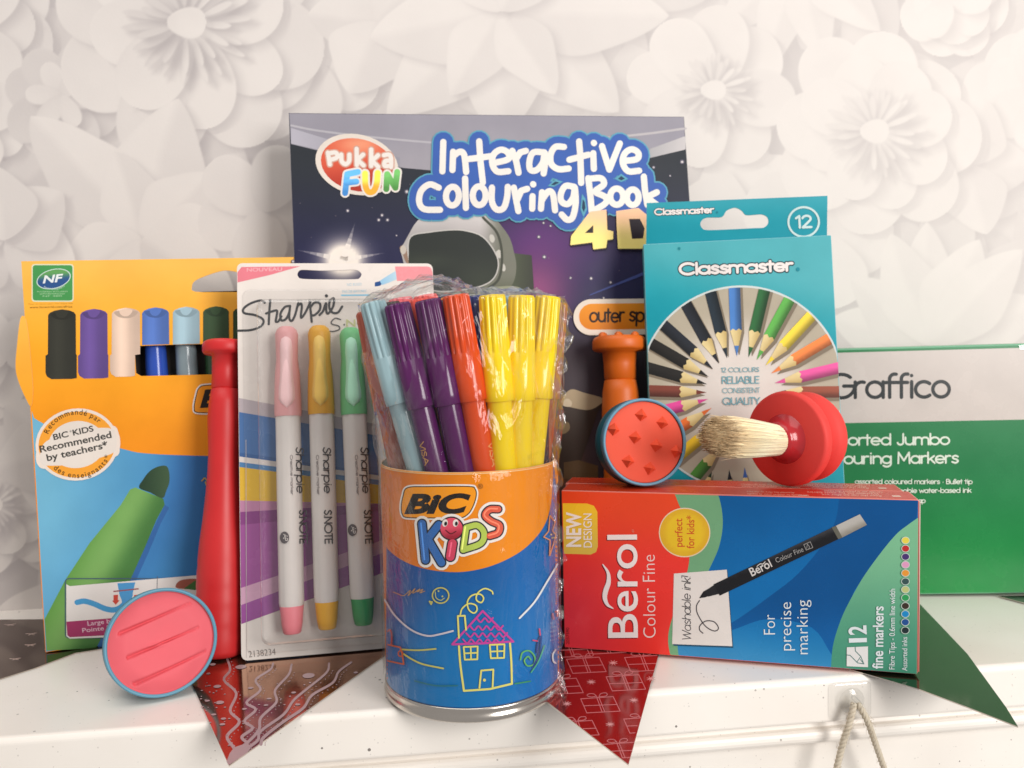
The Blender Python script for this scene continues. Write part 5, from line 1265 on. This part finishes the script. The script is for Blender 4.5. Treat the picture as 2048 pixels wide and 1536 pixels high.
    p.fill(ell(*Z6([(1022, 480)])[0], 1.6, 1.6, 0, 8), (220, 200, 120)); ln([(1024, 500), (1038, 498)], (220, 200, 120), 1.6)
    ln([(850, 1190), (862, 1150), (900, 1140), (930, 1175), (925, 1215), (890, 1225), (872, 1195), (892, 1172), (908, 1190)], (96, 176, 96), 2.8, True); ln([(920, 1230), (955, 1150), (965, 1060), (948, 1090), (940, 1150)], (20, 60, 130), 3.2, True); ln([(920, 1080), (944, 1084)], (206, 70, 110), 2.6); ln([(956, 1015), (960, 1050)], (206, 70, 110), 2.6)
    ln([(910, 1262), (950, 1200), (985, 1110)], (70, 170, 130), 2.4, True); ln([(262, 1310), (380, 1336), (500, 1336)], (30, 110, 120), 2.6, True); ln([(820, 1326), (905, 1312)], (60, 150, 90), 2.6)
    ln([(1045, 1136), (1030, 1165), (1034, 1200), (1048, 1212)], (210, 216, 222), 3.2, True); ln([(1030, 930), (1036, 960)], (206, 120, 120), 3); ln([(1044, 920), (1058, 915), (1056, 945)], (200, 90, 70), 3)
    for k in range(5): p.text(('BIC', 'Clichy', '92611', 'made in EU', 'France')[k], *Z6([(1016, 990+k*24), (1052, 982+k*24)]), 3.6, (150, 180, 210))
    attach(p.build('printed_label', M_GLOSS), root)
    return root
POT_ROOT = pot()

PENS = []
def felt_pen(top, low, col, label, cap_col=None, visa=None, cap_r=.0060, bar_r=.0053):
    """a fibre-tip pen standing in the pot: ribbed cap at the top, barrel running down into the pot"""
    T = at_depth(*top); B = at_depth(*low)
    q = B-POT_C; rr = math.hypot(q[0], q[1]); lim = POT_R-.0022-bar_r
    if rr > lim: B = np.array([POT_C[0]+q[0]*lim/rr, POT_C[1]+q[1]*lim/rr, B[2]])
    A = T-B; A /= np.linalg.norm(A)
    L = min(.165, (T[2]-.006)/A[2]); P = T-A*L
    q = P-POT_C; rr = math.hypot(q[0], q[1])
    if rr > POT_R-.0075:                      # keep the foot inside the pot
        k = (POT_R-.0075)/rr; P = np.array([POT_C[0]+q[0]*k, POT_C[1]+q[1]*k, P[2]]); A = T-P; L = np.linalg.norm(A); A /= L
    root = thing('felt_pen', label, 'felt pen', tuple(P), 'felt pens standing in the tin pot')
    cc = cap_col or col
    m = MB()
    fl = lambda a, i: 1-(.15*(.5+.5*cos(13*a))**2 if 1 <= i <= 4 else 0)
    prof = [(L, cap_r*.55), (L-.0002, cap_r*.84), (L-.0012, cap_r*.93), (L-.012, cap_r*.97), (L-.0238, cap_r*1.0), (L-.0240, cap_r*1.02), (L-.0400, cap_r*1.05), (L-.0437, cap_r*1.05), (L-.0441, cap_r*1.0), (L-.0441, bar_r*.98)]
    lathe(m, P, A, prof[::-1], cc, 78, lambda a, i: fl(a, len(prof)-1-i))
    attach(m.build('cap', M_PLASTIC), root)
    m = MB(); lathe(m, P, A, [(0, bar_r*.7), (.012, bar_r*.96), (L-.043, bar_r)], tuple(v*.96 for v in col), 32); bo = attach(m.build('barrel', M_PLASTIC), root)
    if visa:
        tb = Tube(P, A, bar_r+.00002); p = Print(tb, 2e-5); p.maxedge = 4; p.sk('VISA', visa[0], visa[1], visa[2], 1.7, (204, 150, 90)); attach_sub(p.build('gilt_lettering', M_SATIN), bo)
    return root
PU = (84, 22, 84); YE = (244, 208, 8); OR = (214, 72, 18)
felt_pen((745, 604, .337), (828, 940, .334), (142, 168, 174), 'pale blue felt pen in the pot, left of the purple pens', cap_col=(150, 178, 184))
felt_pen((794, 607, .331), (870, 945, .3300), PU, 'purple felt pen in the pot beside the pale blue one', visa=(Z5([(505, 1262)])[0], Z5([(548, 1432)])[0], 9))
felt_pen((855, 599, .3292), (928, 945, .3274), PU, 'purple felt pen in the pot beside the orange one')
felt_pen((911, 589, .3285), (977, 944, .3272), OR, 'orange red felt pen in the front row of the pot', visa=(Z5([(1008, 1262)])[0], Z5([(1040, 1440)])[0], 10))
felt_pen((984, 589, .331), (1023, 943, .3286), YE, 'yellow felt pen in the pot next to the orange one')
felt_pen((1043, 590, .336), (1069, 940, .3330), YE, 'yellow felt pen in the pot between two other yellow ones')
felt_pen((1096, 592, .346), (1098, 936, .3420), YE, 'yellow felt pen in the pot nearest to the crimped film seam')
felt_pen((736, 622, .354), (802, 938, .350), (168, 84, 66), 'brick red felt pen at the left edge of the pot, behind the film')
felt_pen((1112, 604, .366), (1100, 930, .3660), (166, 98, 60), 'brown felt pen at the right edge of the pot, behind the seam')
felt_pen((828, 600, .343), (900, 945, .3415), (222, 76, 62), 'red felt pen behind the two purple ones')
felt_pen((880, 602, .342), (948, 945, .3410), (40, 34, 60), 'very dark blue felt pen behind the purple and orange ones')
felt_pen((948, 592, .343), (1000, 945, .3415), (36, 46, 110), 'navy blue felt pen between the orange and yellow ones')
felt_pen((1014, 592, .347), (1050, 945, .3450), (150, 186, 204), 'light blue felt pen showing between two yellow caps')
felt_pen((1072, 596, .352), (1084, 945, .3520), (60, 52, 50), 'black felt pen behind the yellow ones')
felt_pen((775, 606, .344), (850, 945, .3430), (60, 46, 44), 'black felt pen behind the pale blue and purple ones')
felt_pen((800, 596, .357), (870, 945, .3560), (232, 110, 118), 'pink felt pen in the second row of the pot, behind purple')
felt_pen((850, 590, .358), (915, 945, .3570), (226, 96, 92), 'coral felt pen in the second row of the pot, behind purple')
felt_pen((905, 592, .357), (960, 945, .3560), (240, 160, 60), 'amber felt pen in the middle of the pot')
felt_pen((965, 594, .358), (1005, 945, .3570), (50, 110, 70), 'green felt pen in the middle of the pot')
felt_pen((1030, 598, .362), (1050, 945, .3610), (46, 60, 130), 'dark blue felt pen deep in the pot, behind yellow')
felt_pen((742, 620, .366), (812, 945, .3640), (70, 130, 80), 'green felt pen at the back left of the pot')
felt_pen((1090, 606, .372), (1085, 945, .3720), (196, 120, 70), 'tan felt pen at the back right of the pot')
felt_pen((820, 600, .372), (880, 945, .3700), (120, 170, 190), 'pale blue felt pen at the back of the pot')
felt_pen((900, 600, .374), (950, 945, .3720), (200, 60, 90), 'crimson felt pen at the back of the pot')
felt_pen((985, 602, .374), (1010, 945, .3720), (90, 60, 130), 'violet felt pen at the back of the pot')

def film():
    m = MB(); n = 230; rings = []
    zs = list(np.linspace(.0072, RIM_Z, 46))+list(np.linspace(RIM_Z+.002, .1755, 70))
    top = []
    def nv(p, s, seed=0): return noise.noise(Vector((p[0]*s+seed, p[1]*s, p[2]*s*.55)))
    for z in zs:
        t = max(0, (z-RIM_Z)/(.1755-RIM_Z)); e = t*t*(3-2*t)*.35+t*.65
        cx = POT_C[0]-.0015*e; cyy = POT_C[1]+.001*e; rx = POT_R+.0010+.0052*e; ry = POT_R+.0010+.0008*e
        ring = []
        for k in range(n):
            a = 2*pi*k/n; p = np.array([cx+cos(a)*rx, cyy+sin(a)*ry, z])
            am = .00016 if z < RIM_Z else .0008
            d = nv(p, 190)*am+nv(p, 75, 9)*am*1.1
            rg_ = 1-abs(nv(p, 60, 21)); d += (.0015*min(1, t*6)*(max(0, rg_-.80)/.2)**2) if t > 0 else 0
            if z < RIM_Z: d = abs(d)*1.3+.00012*(1+sin(a*46+nv(p, 40)*5))
            ring.append(p+np.array([cos(a), sin(a), 0])*d)
        rings.append(ring)
    for s_ in (.97, .92, .85, .76, .66, .55, .44, .33, .22, .11, .03):
        ring = []
        for k in range(n):
            a = 2*pi*k/n; x = POT_C[0]-.0015+cos(a)*(POT_R+.0060)*s_; y = POT_C[1]+.001+sin(a)*(POT_R+.0018)*s_
            z = .1755+.0042*(1-s_**4)+.0068*math.exp(-((x+.036)/.017)**2-((y-.35)/.03)**2)*(1-s_**3)
            p = np.array([x, y, z]); p[2] += nv(p, 160, 3)*.0018+nv(p, 320, 5)*.0010+.0021*(max(0, 1-abs(nv(p, 90, 33))-.75)/.25)**2; p[0] += nv(p, 200, 7)*.0008
            ring.append(p)
        rings.append(ring)
    V = [p for r in rings for p in r]; F = []
    for i in range(len(rings)-1):
        for k in range(n): F.append((i*n+k, i*n+(k+1) % n, (i+1)*n+(k+1) % n, (i+1)*n+k))
    F.append(tuple((len(rings)-1)*n+k for k in range(n)))
    lowF = F[:45*n]; topF = F[45*n:]
    m.add(V[:46*n], lowF, (1., 1., 1.), True); FILM_O = attach(m.build('shrink_film', M_FILM), POT_ROOT)
    m = MB(); m.add(V[45*n:], [tuple(i-45*n for i in f) for f in topF], (1., 1., 1.), True); attach(m.build('crumpled_film_top', M_FILMTOP), POT_ROOT)
    # crimped seam fin down the right side
    m = MB(); V = []; F = []; N = 170; rr = random.Random(3); Wd = 5
    for i in range(N):
        z = .001+(.176-.001)*i/(N-1); t = max(0, (z-RIM_Z)/(.1755-RIM_Z)); rx = POT_R+.0012+.0046*t
        a = rad(-27+8*sin(i*.13)*.3)
        out = .0042+.0012*sin(i*.55)+.0008*sin(i*.21+1)+(.0012 if i > 120 else 0)
        base = np.array([POT_C[0]+cos(a)*rx, POT_C[1]+sin(a)*rx, z]); rad_ = np.array([cos(a), sin(a), 0]); tan_ = np.array([-sin(a), cos(a), 0])
        for j in range(Wd):
            u = j/(Wd-1)
            V.append(base+rad_*out*u+tan_*(.0012*sin(i*.62+2.2*u)*u+.0006*sin(i*.29)*u)+np.array([0, 0, .0010*sin(i*.8)*u]))
    for i in range(N-1):
        for j in range(Wd-1): q = i*Wd+j; F.append((q, q+1, q+Wd+1, q+Wd))
    m.add(V, F, (1., 1., 1.), True); attach_sub(m.build('film_seam', M_SEAM), FILM_O)
M_SEAM = film_mat('crimped_film_seam', .16, .7, .6, 300, .08)
film()

# ================================================================== rubber stampers, brush and handles
def frame_of(n):
    n = np.array(n, float)/np.linalg.norm(n); x = np.cross([0, 0, 1.], n); x /= np.linalg.norm(x); return n, x, np.cross(n, x)
def stamper(name, label, c, n, R, face_col, rim_col, body_col, face_fn, stud=None):
    n, x, y = frame_of(n); c = np.array(c)
    root = thing(name, label, 'stamper', (c[0], c[1], c[2]-R))
    m = MB(); lathe(m, c, -n, [(-.0004, R-.0016), (-.0012, R-.0010), (-.0010, R-.0003), (.0004, R), (.0030, R), (.0036, R-.0006)], rim_col, 72, cap0=False, cap1=True); attach(m.build('rim', M_SATIN), root)
    m = MB(); lathe(m, c, -n, [(.0034, R-.0022), (.0050, R-.0010), (.0085, R+.0001), (.0130, R-.0002), (.0175, R-.0030), (.0215, R-.0090), (.0235, R-.0125), (.0270, R-.0135), (.0285, .004)], body_col, 64); attach(m.build('grip', M_SATIN), root)
    # moulded rubber face with real relief
    m = MB(); rf = R-.0015; V = []; F = []; rings, seg = 60, 140
    V.append(c+n*face_fn(0, 0))
    for i in range(1, rings+1):
        r = rf*i/rings
        for k in range(seg):
            a = 2*pi*k/seg; u, v = r*cos(a), r*sin(a); h = face_fn(u, v)
            if i == rings: h = -.0008
            V.append(c+x*u+y*v+n*h)
    for k in range(seg): F.append((0, 1+k, 1+(k+1) % seg))
    for i in range(rings-1):
        for k in range(seg): a, b = 1+i*seg+k, 1+i*seg+(k+1) % seg; F.append((a, a+seg, b+seg, b))
    m.add(V, F, s2l(face_col), True); fo = attach(m.build('rubber_face', M_RUBBER), root)
    return fo, n, x, y
def seg_d(px, py, a, b):
    ax, ay = a; bx, by = b; t = ((px-ax)*(bx-ax)+(py-ay)*(by-ay))/((bx-ax)**2+(by-ay)**2); t = max(0, min(1, t)); return math.hypot(px-ax-t*(bx-ax), py-ay-t*(by-ay)), t
# pink one on the shelf
c1 = at_depth(324, 1284, .357); n1 = np.array([.47, -.83, .26]); pf = Plane(c1, axes=(frame_of(n1)[1], frame_of(n1)[2]))
gro = [[pf.uv(*q) for q in Z2(g)] for g in ([(738, 1128), (1168, 942)], [(790, 1276), (1218, 1092)], [(832, 1440), (1262, 1240)])]
bump = pf.uv(*Z2([(940, 1190)])[0])
R1 = .0238
def pink_face(u, v):
    r = math.hypot(u, v); h = -.0002-.0012*sst(R1*.62, R1*.95, r)
    for k, (a, b) in enumerate(gro):
        d, t = seg_d(u, v, a, b); wv = .0010*(1.15-.5*t)
        h -= .0022*(1.05-.5*t)*sst(1, .25, d/wv)
        if k == 1: h += .0012*math.exp(-((u-bump[0]-.001)/.003)**2-((v-bump[1]+.0008)/.0010)**2)
    return h+noise.noise(Vector((u*260, v*260, 1)))*.00005+noise.noise(Vector((u*110, v*110, 6)))*.00022
stamper('rubber_stamper', 'round stamper with a pink rubber face of three grooves, leaning on the shelf', c1, n1, R1, (226, 96, 106), (92, 148, 172), (62, 118, 140), pink_face)
# orange one on the lying boxes
c2 = at_depth(1289, 884, .402); n2 = np.array([.19, -.97, .13]); pf2 = Plane(c2, axes=(frame_of(n2)[1], frame_of(n2)[2]))
R2 = .0222
def org_face(u, v):
    r2 = (u*u+v*v)/R2**2; return .0012-.0018*r2+noise.noise(Vector((u*200, v*200, 4)))*.00004
st2, nn, xx, yy = stamper('rubber_stamper', 'round teal stamper with an orange face of little pyramids, on the marker boxes', c2, n2, R2, (234, 86, 60), (100, 150, 176), (32, 92, 104), org_face)
m = MB()
for q in K9([(797, 838), (980, 905), (560, 962), (742, 1032), (925, 1102), (1105, 1152), (685, 1238), (870, 1300)]):
    u, v = pf2.uv(*q); h = org_face(u, v); s_ = .0040; a0 = rad(78); P0 = c2+xx*u+yy*v+nn*(h-.0003)
    V = [P0-nn*.0004+(xx*cos(a0+pi/2*k)+yy*sin(a0+pi/2*k))*s_ for k in range(4)]+[P0+nn*.0040+(-xx*.0002)]
    m.add(V, [(0, 1, 4), (1, 2, 4), (2, 3, 4), (3, 0, 4)], s2l((234, 84, 52)), False)
attach_sub(m.build('studs', M_RUBBER), st2)

# stubby brush on the lying boxes
def brush():
    c = at_depth(1568, 878, .396); n, x, y = frame_of((-.83, -.56, .0)); R = .0237
    root = thing('stubby_brush', 'stubby red paint brush with a round guard and pale bristles, lying on the marker boxes', 'brush', (c[0], c[1], c[2]-R))
    m = MB(); lathe(m, c, -n, [(0, .010), (0, R-.0014), (.0006, R-.0004), (.0018, R), (.0046, R), (.0056, R-.0005), (.0062, R-.0018), (.0078, R-.0058), (.0092, R-.0066), (.0108, R-.0050), (.0128, R-.0022), (.0150, R-.0012), (.0180, R-.0010), (.0205, R-.0022), (.0225, R-.0060), (.0235, .010), (.0240, .003)], (226, 66, 60), 80)
    attach(m.build('handle', M_RUBBER), root)
    m = MB(); lathe(m, c, n, [(-.0004, .0128), (.0006, .0118), (.0022, .0100), (.0048, .0090), (.0068, .0084), (.0070, .0078)], (176, 40, 46), 48); attach(m.build('ferrule', M_PLASTIC), root)
    m = MB(); L = .058; rr = random.Random(8)
    dn = n+np.array([0, 0, .12]); dn /= np.linalg.norm(dn)
    lathe(m, c+n*.0060, dn, [(0, .0070), (.02, .0080), (.036, .0090), (.044, .0070), (.0465, .003)], (240, 218, 176), 24)
    for i in range(2600):
        a = rr.uniform(0, 2*pi); q = math.sqrt(rr.random()); 
        if i < 1500: q = .86+.14*rr.random()
        r0 = .0076*q; sp = .0096*q+rr.gauss(0, .00025); Lh = L*(1-.12*q**3)*rr.uniform(.86, 1.0)-.006
        a2 = a+rr.gauss(0, .035); d0 = x*cos(a)+y*sin(a); d1 = x*cos(a2)+y*sin(a2)
        b0 = c+n*.0062; P = [b0+d0*r0, b0+dn*Lh*.45+d1*(r0*.4+sp*.62), b0+dn*Lh*.8+d1*sp, b0+dn*Lh+d1*(sp*.90+rr.gauss(0, .0007))+y*rr.gauss(0, .0003)]
        tone = rr.uniform(.86, 1.08); V = []; F = []; Cc = []
        cs = [tuple(min(255, v*tone) for v in k) for k in ((253, 238, 204), (253, 240, 208), (246, 224, 184), (206, 174, 132))]
        hr = .00021
        for j, pnt in enumerate(P):
            rj = hr*(1, 1, .9, .35)[j]
            for k in range(3):
                b = 2*pi*k/3+a; V.append(pnt+(x*cos(b)+y*sin(b))*rj); Cc.append(s2l(cs[j]))
        for j in range(3):
            for k in range(3): F.append((j*3+k, j*3+(k+1) % 3, j*3+3+(k+1) % 3, j*3+3+k))
        m.add(V, F, Cc, True)
    attach(m.build('bristles', M_FIBRE), root)
brush()

def handle(label, B, T, prof, col, crown=False):
    B = np.array(B); A = np.array(T)-B; L = np.linalg.norm(A); A /= L
    root = thing('tool_handle', label, 'handle', tuple(B))
    k = [i for i, q in enumerate(prof) if q[0] >= .845]; j = k[0]
    m = MB(); lathe(m, B, A, [(q[0]*L, q[1]) for q in prof[:j]]+[(prof[j-1][0]*L+.0004, prof[j-1][1]-.0009)], col, 56, flute=lambda a, i: 1+(.012*sin(i*2.1) if i < 14 else 0)); attach(m.build('grip', M_SATIN), root)
    m = MB(); lathe(m, B, A, [(prof[j-1][0]*L+.0002, prof[j-1][1]-.0009)]+[(q[0]*L, q[1]) for q in prof[j:]], tuple(min(255, v*1.03) for v in col), 56); co = attach(m.build('collar', M_SATIN), root)
    if crown:
        _, x, y = frame_of(A) if abs(A[2]) < .99 else (A, np.array([1., 0, 0]), np.array([0, 1., 0]))
        m = MB(); r = prof[-2][1]*.72
        for q in range(6):
            a = 2*pi*q/6+.35; P = B+A*L+x*cos(a)*r+y*sin(a)*r
            lathe(m, P-A*.0006, A, [(0, .0026), (.0026, .0022), (.0036, .0010)], col, 12)
        attach_sub(m.build('nubs', M_SATIN), co)
    return root
ridge = [(.02+.02*i, .0120+.0006*sin(pi*i/14)-.0002*(i % 2)) for i in range(0, 15)]
handle('tall glossy red tool handle standing on end between the pen box and the highlighter pack', tuple(on_z(441, 1313)+np.array([0, 0, .0004])), at_depth(452, 683, .429),
       [(0, .0090), (.008, .0112)]+ridge+[(.36, .0112), (.42, .0100), (.50, .0088), (.58, .0080), (.64, .0078), (.70, .0083), (.75, .0086), (.80, .0080), (.842, .0070), (.848, .0070), (.90, .0068), (.955, .0070), (.958, .0112), (.966, .0119), (.988, .0119), (.996, .0112), (1, .0100)], (206, 40, 42))
zt = float(at_depth(1246, 674, .468)[2])
handle('orange tool handle with a nubbed top, standing behind the teal stamper', (.0632, .4545, .0006), (.0632, .4690, zt),
       [(0, .0100), (.008, .0118)]+[(a, r) for a, r in ridge]+[(.36, .0118), (.50, .0108), (.60, .0104), (.70, .0112), (.76, .0108), (.80, .0104), (.842, .0092), (.848, .0092), (.90, .0094), (.945, .0100), (.950, .0150), (.958, .0157), (.984, .0157), (.994, .0150), (1, .0138)], (208, 98, 20), crown=True)

# ================================================================== clear hook and its twine
def hook():
    FP = Plane(EDGE+EN*.0004, axes=(EX, EZ))
    q0 = FP.hit(1700, 1402); u, v = FP.uv(1700, 1402)
    root = thing('adhesive_hook', 'small clear plastic hook stuck to the front of the shelf', 'hook', tuple(FP.pt(u, -.019)))
    m = MB(); hw, hh, r = .0099, .0086, .0026; vc = -.0105
    rings = []
    for ins, d in ((0, 0), (0, .0009), (.0005, .0014), (.0012, .0016)):
        ring = []
        for cx, cyy, a in ((hw-r, -hh+r, -90), (hw-r, hh-r, 0), (-hw+r, hh-r, 90), (-hw+r, -hh+r, 180)):
            for k in range(6): t = rad(a+18*k); ring.append(FP.pt(u+cx+(r-ins)*cos(t), vc+cyy+(r-ins)*sin(t), d))
        rings.append(ring)
    n = 24; V = [p for rg in rings for p in rg]; F = []
    for i in range(3):
        for k in range(n): F.append((i*n+k, i*n+(k+1) % n, (i+1)*n+(k+1) % n, (i+1)*n+k))
    F.append(tuple(3*n+k for k in range(n))); m.add(V, F, (1., 1., 1.), True)
    attach(m.build('base_plate', M_CLEAR), root)
    m = MB(); lathe(m, FP.pt(u, vc, .0015), FP.N, [(0, .0062), (.0006, .0056), (.0012, .0040), (.0016, .0026), (.0017, .0010)], (255, 255, 255), 32)
    pts = [FP.pt(u, vc+.0022, .0024)]+[FP.pt(u+.0012*sin(t*pi), vc+.0022-.0046*t, .0026+.0042*sin(pi*t)) for t in np.linspace(.05, .95, 9)]+[FP.pt(u, vc-.0026, .0026)]
    tube(m, pts, .0011, (255, 255, 255), 10); attach(m.build('hook_loop', M_CLEAR), root)
    # twine
    tw = thing('jute_twine', 'jute twine hanging in two strands from the clear hook', 'twine', tuple(FP.pt(u, -.06)))
    rr = random.Random(2)
    for (ax, ay), (bx, by), (ex, ey) in (((1697, 1398), (1672, 1476), (1634, 1640)), ((1704, 1398), (1732, 1462), (1800, 1650))):
        K = [FP.hit(ax, ay, .0048), FP.hit((ax+bx)/2, (ay+by)/2-4, .0062), FP.hit(bx, by, .0058), FP.hit((bx+ex)/2, (by+ey)/2, .0052), FP.hit(ex, ey, .0050)]
        path = np.array(spline3(K, 26)); m = MB()
        T = np.gradient(path, axis=0); T /= np.linalg.norm(T, axis=1)[:, None]; s_ = np.concatenate([[0], np.cumsum(np.linalg.norm(np.diff(path, axis=0), axis=1))])
        for ph in (0, 2*pi/3, 4*pi/3):
            P = []
            for i in range(len(path)):
                xx_ = np.cross(T[i], FP.N); xx_ /= np.linalg.norm(xx_); yy_ = np.cross(T[i], xx_); a = s_[i]/.0062*2*pi+ph; P.append(path[i]+(xx_*cos(a)+yy_*sin(a))*.00072)
            tube(m, P, .00085, (200, 188, 168), 7)
        for _ in range(90):
            i = rr.randrange(2, len(path)-2); d = np.array([rr.gauss(0, 1) for _ in range(3)]); d /= np.linalg.norm(d); p0 = path[i]+d*.0012
            tube(m, [p0, p0+d*.0009+T[i]*rr.uniform(-.002, .002), p0+d*rr.uniform(.001, .0022)+T[i]*rr.uniform(-.004, .004)], .00006, (206, 190, 168), 3)
        attach(m.build('strand', M_FIBRE), tw)
def spline3(P, n):
    P = [np.array(p, float) for p in P]; o = []; m = len(P)
    for i in range(m-1):
        p1, p2 = P[i], P[i+1]; p0 = P[i-1] if i else 2*p1-p2; p3 = P[i+2] if i+2 < m else 2*p2-p1
        for k in range(n):
            t = k/n; o.append(.5*((2*p1)+(-p0+p2)*t+(2*p0-5*p1+4*p2-p3)*t*t+(-p0+3*p1-3*p2+p3)*t**3))
    o.append(P[-1]); return o
hook()
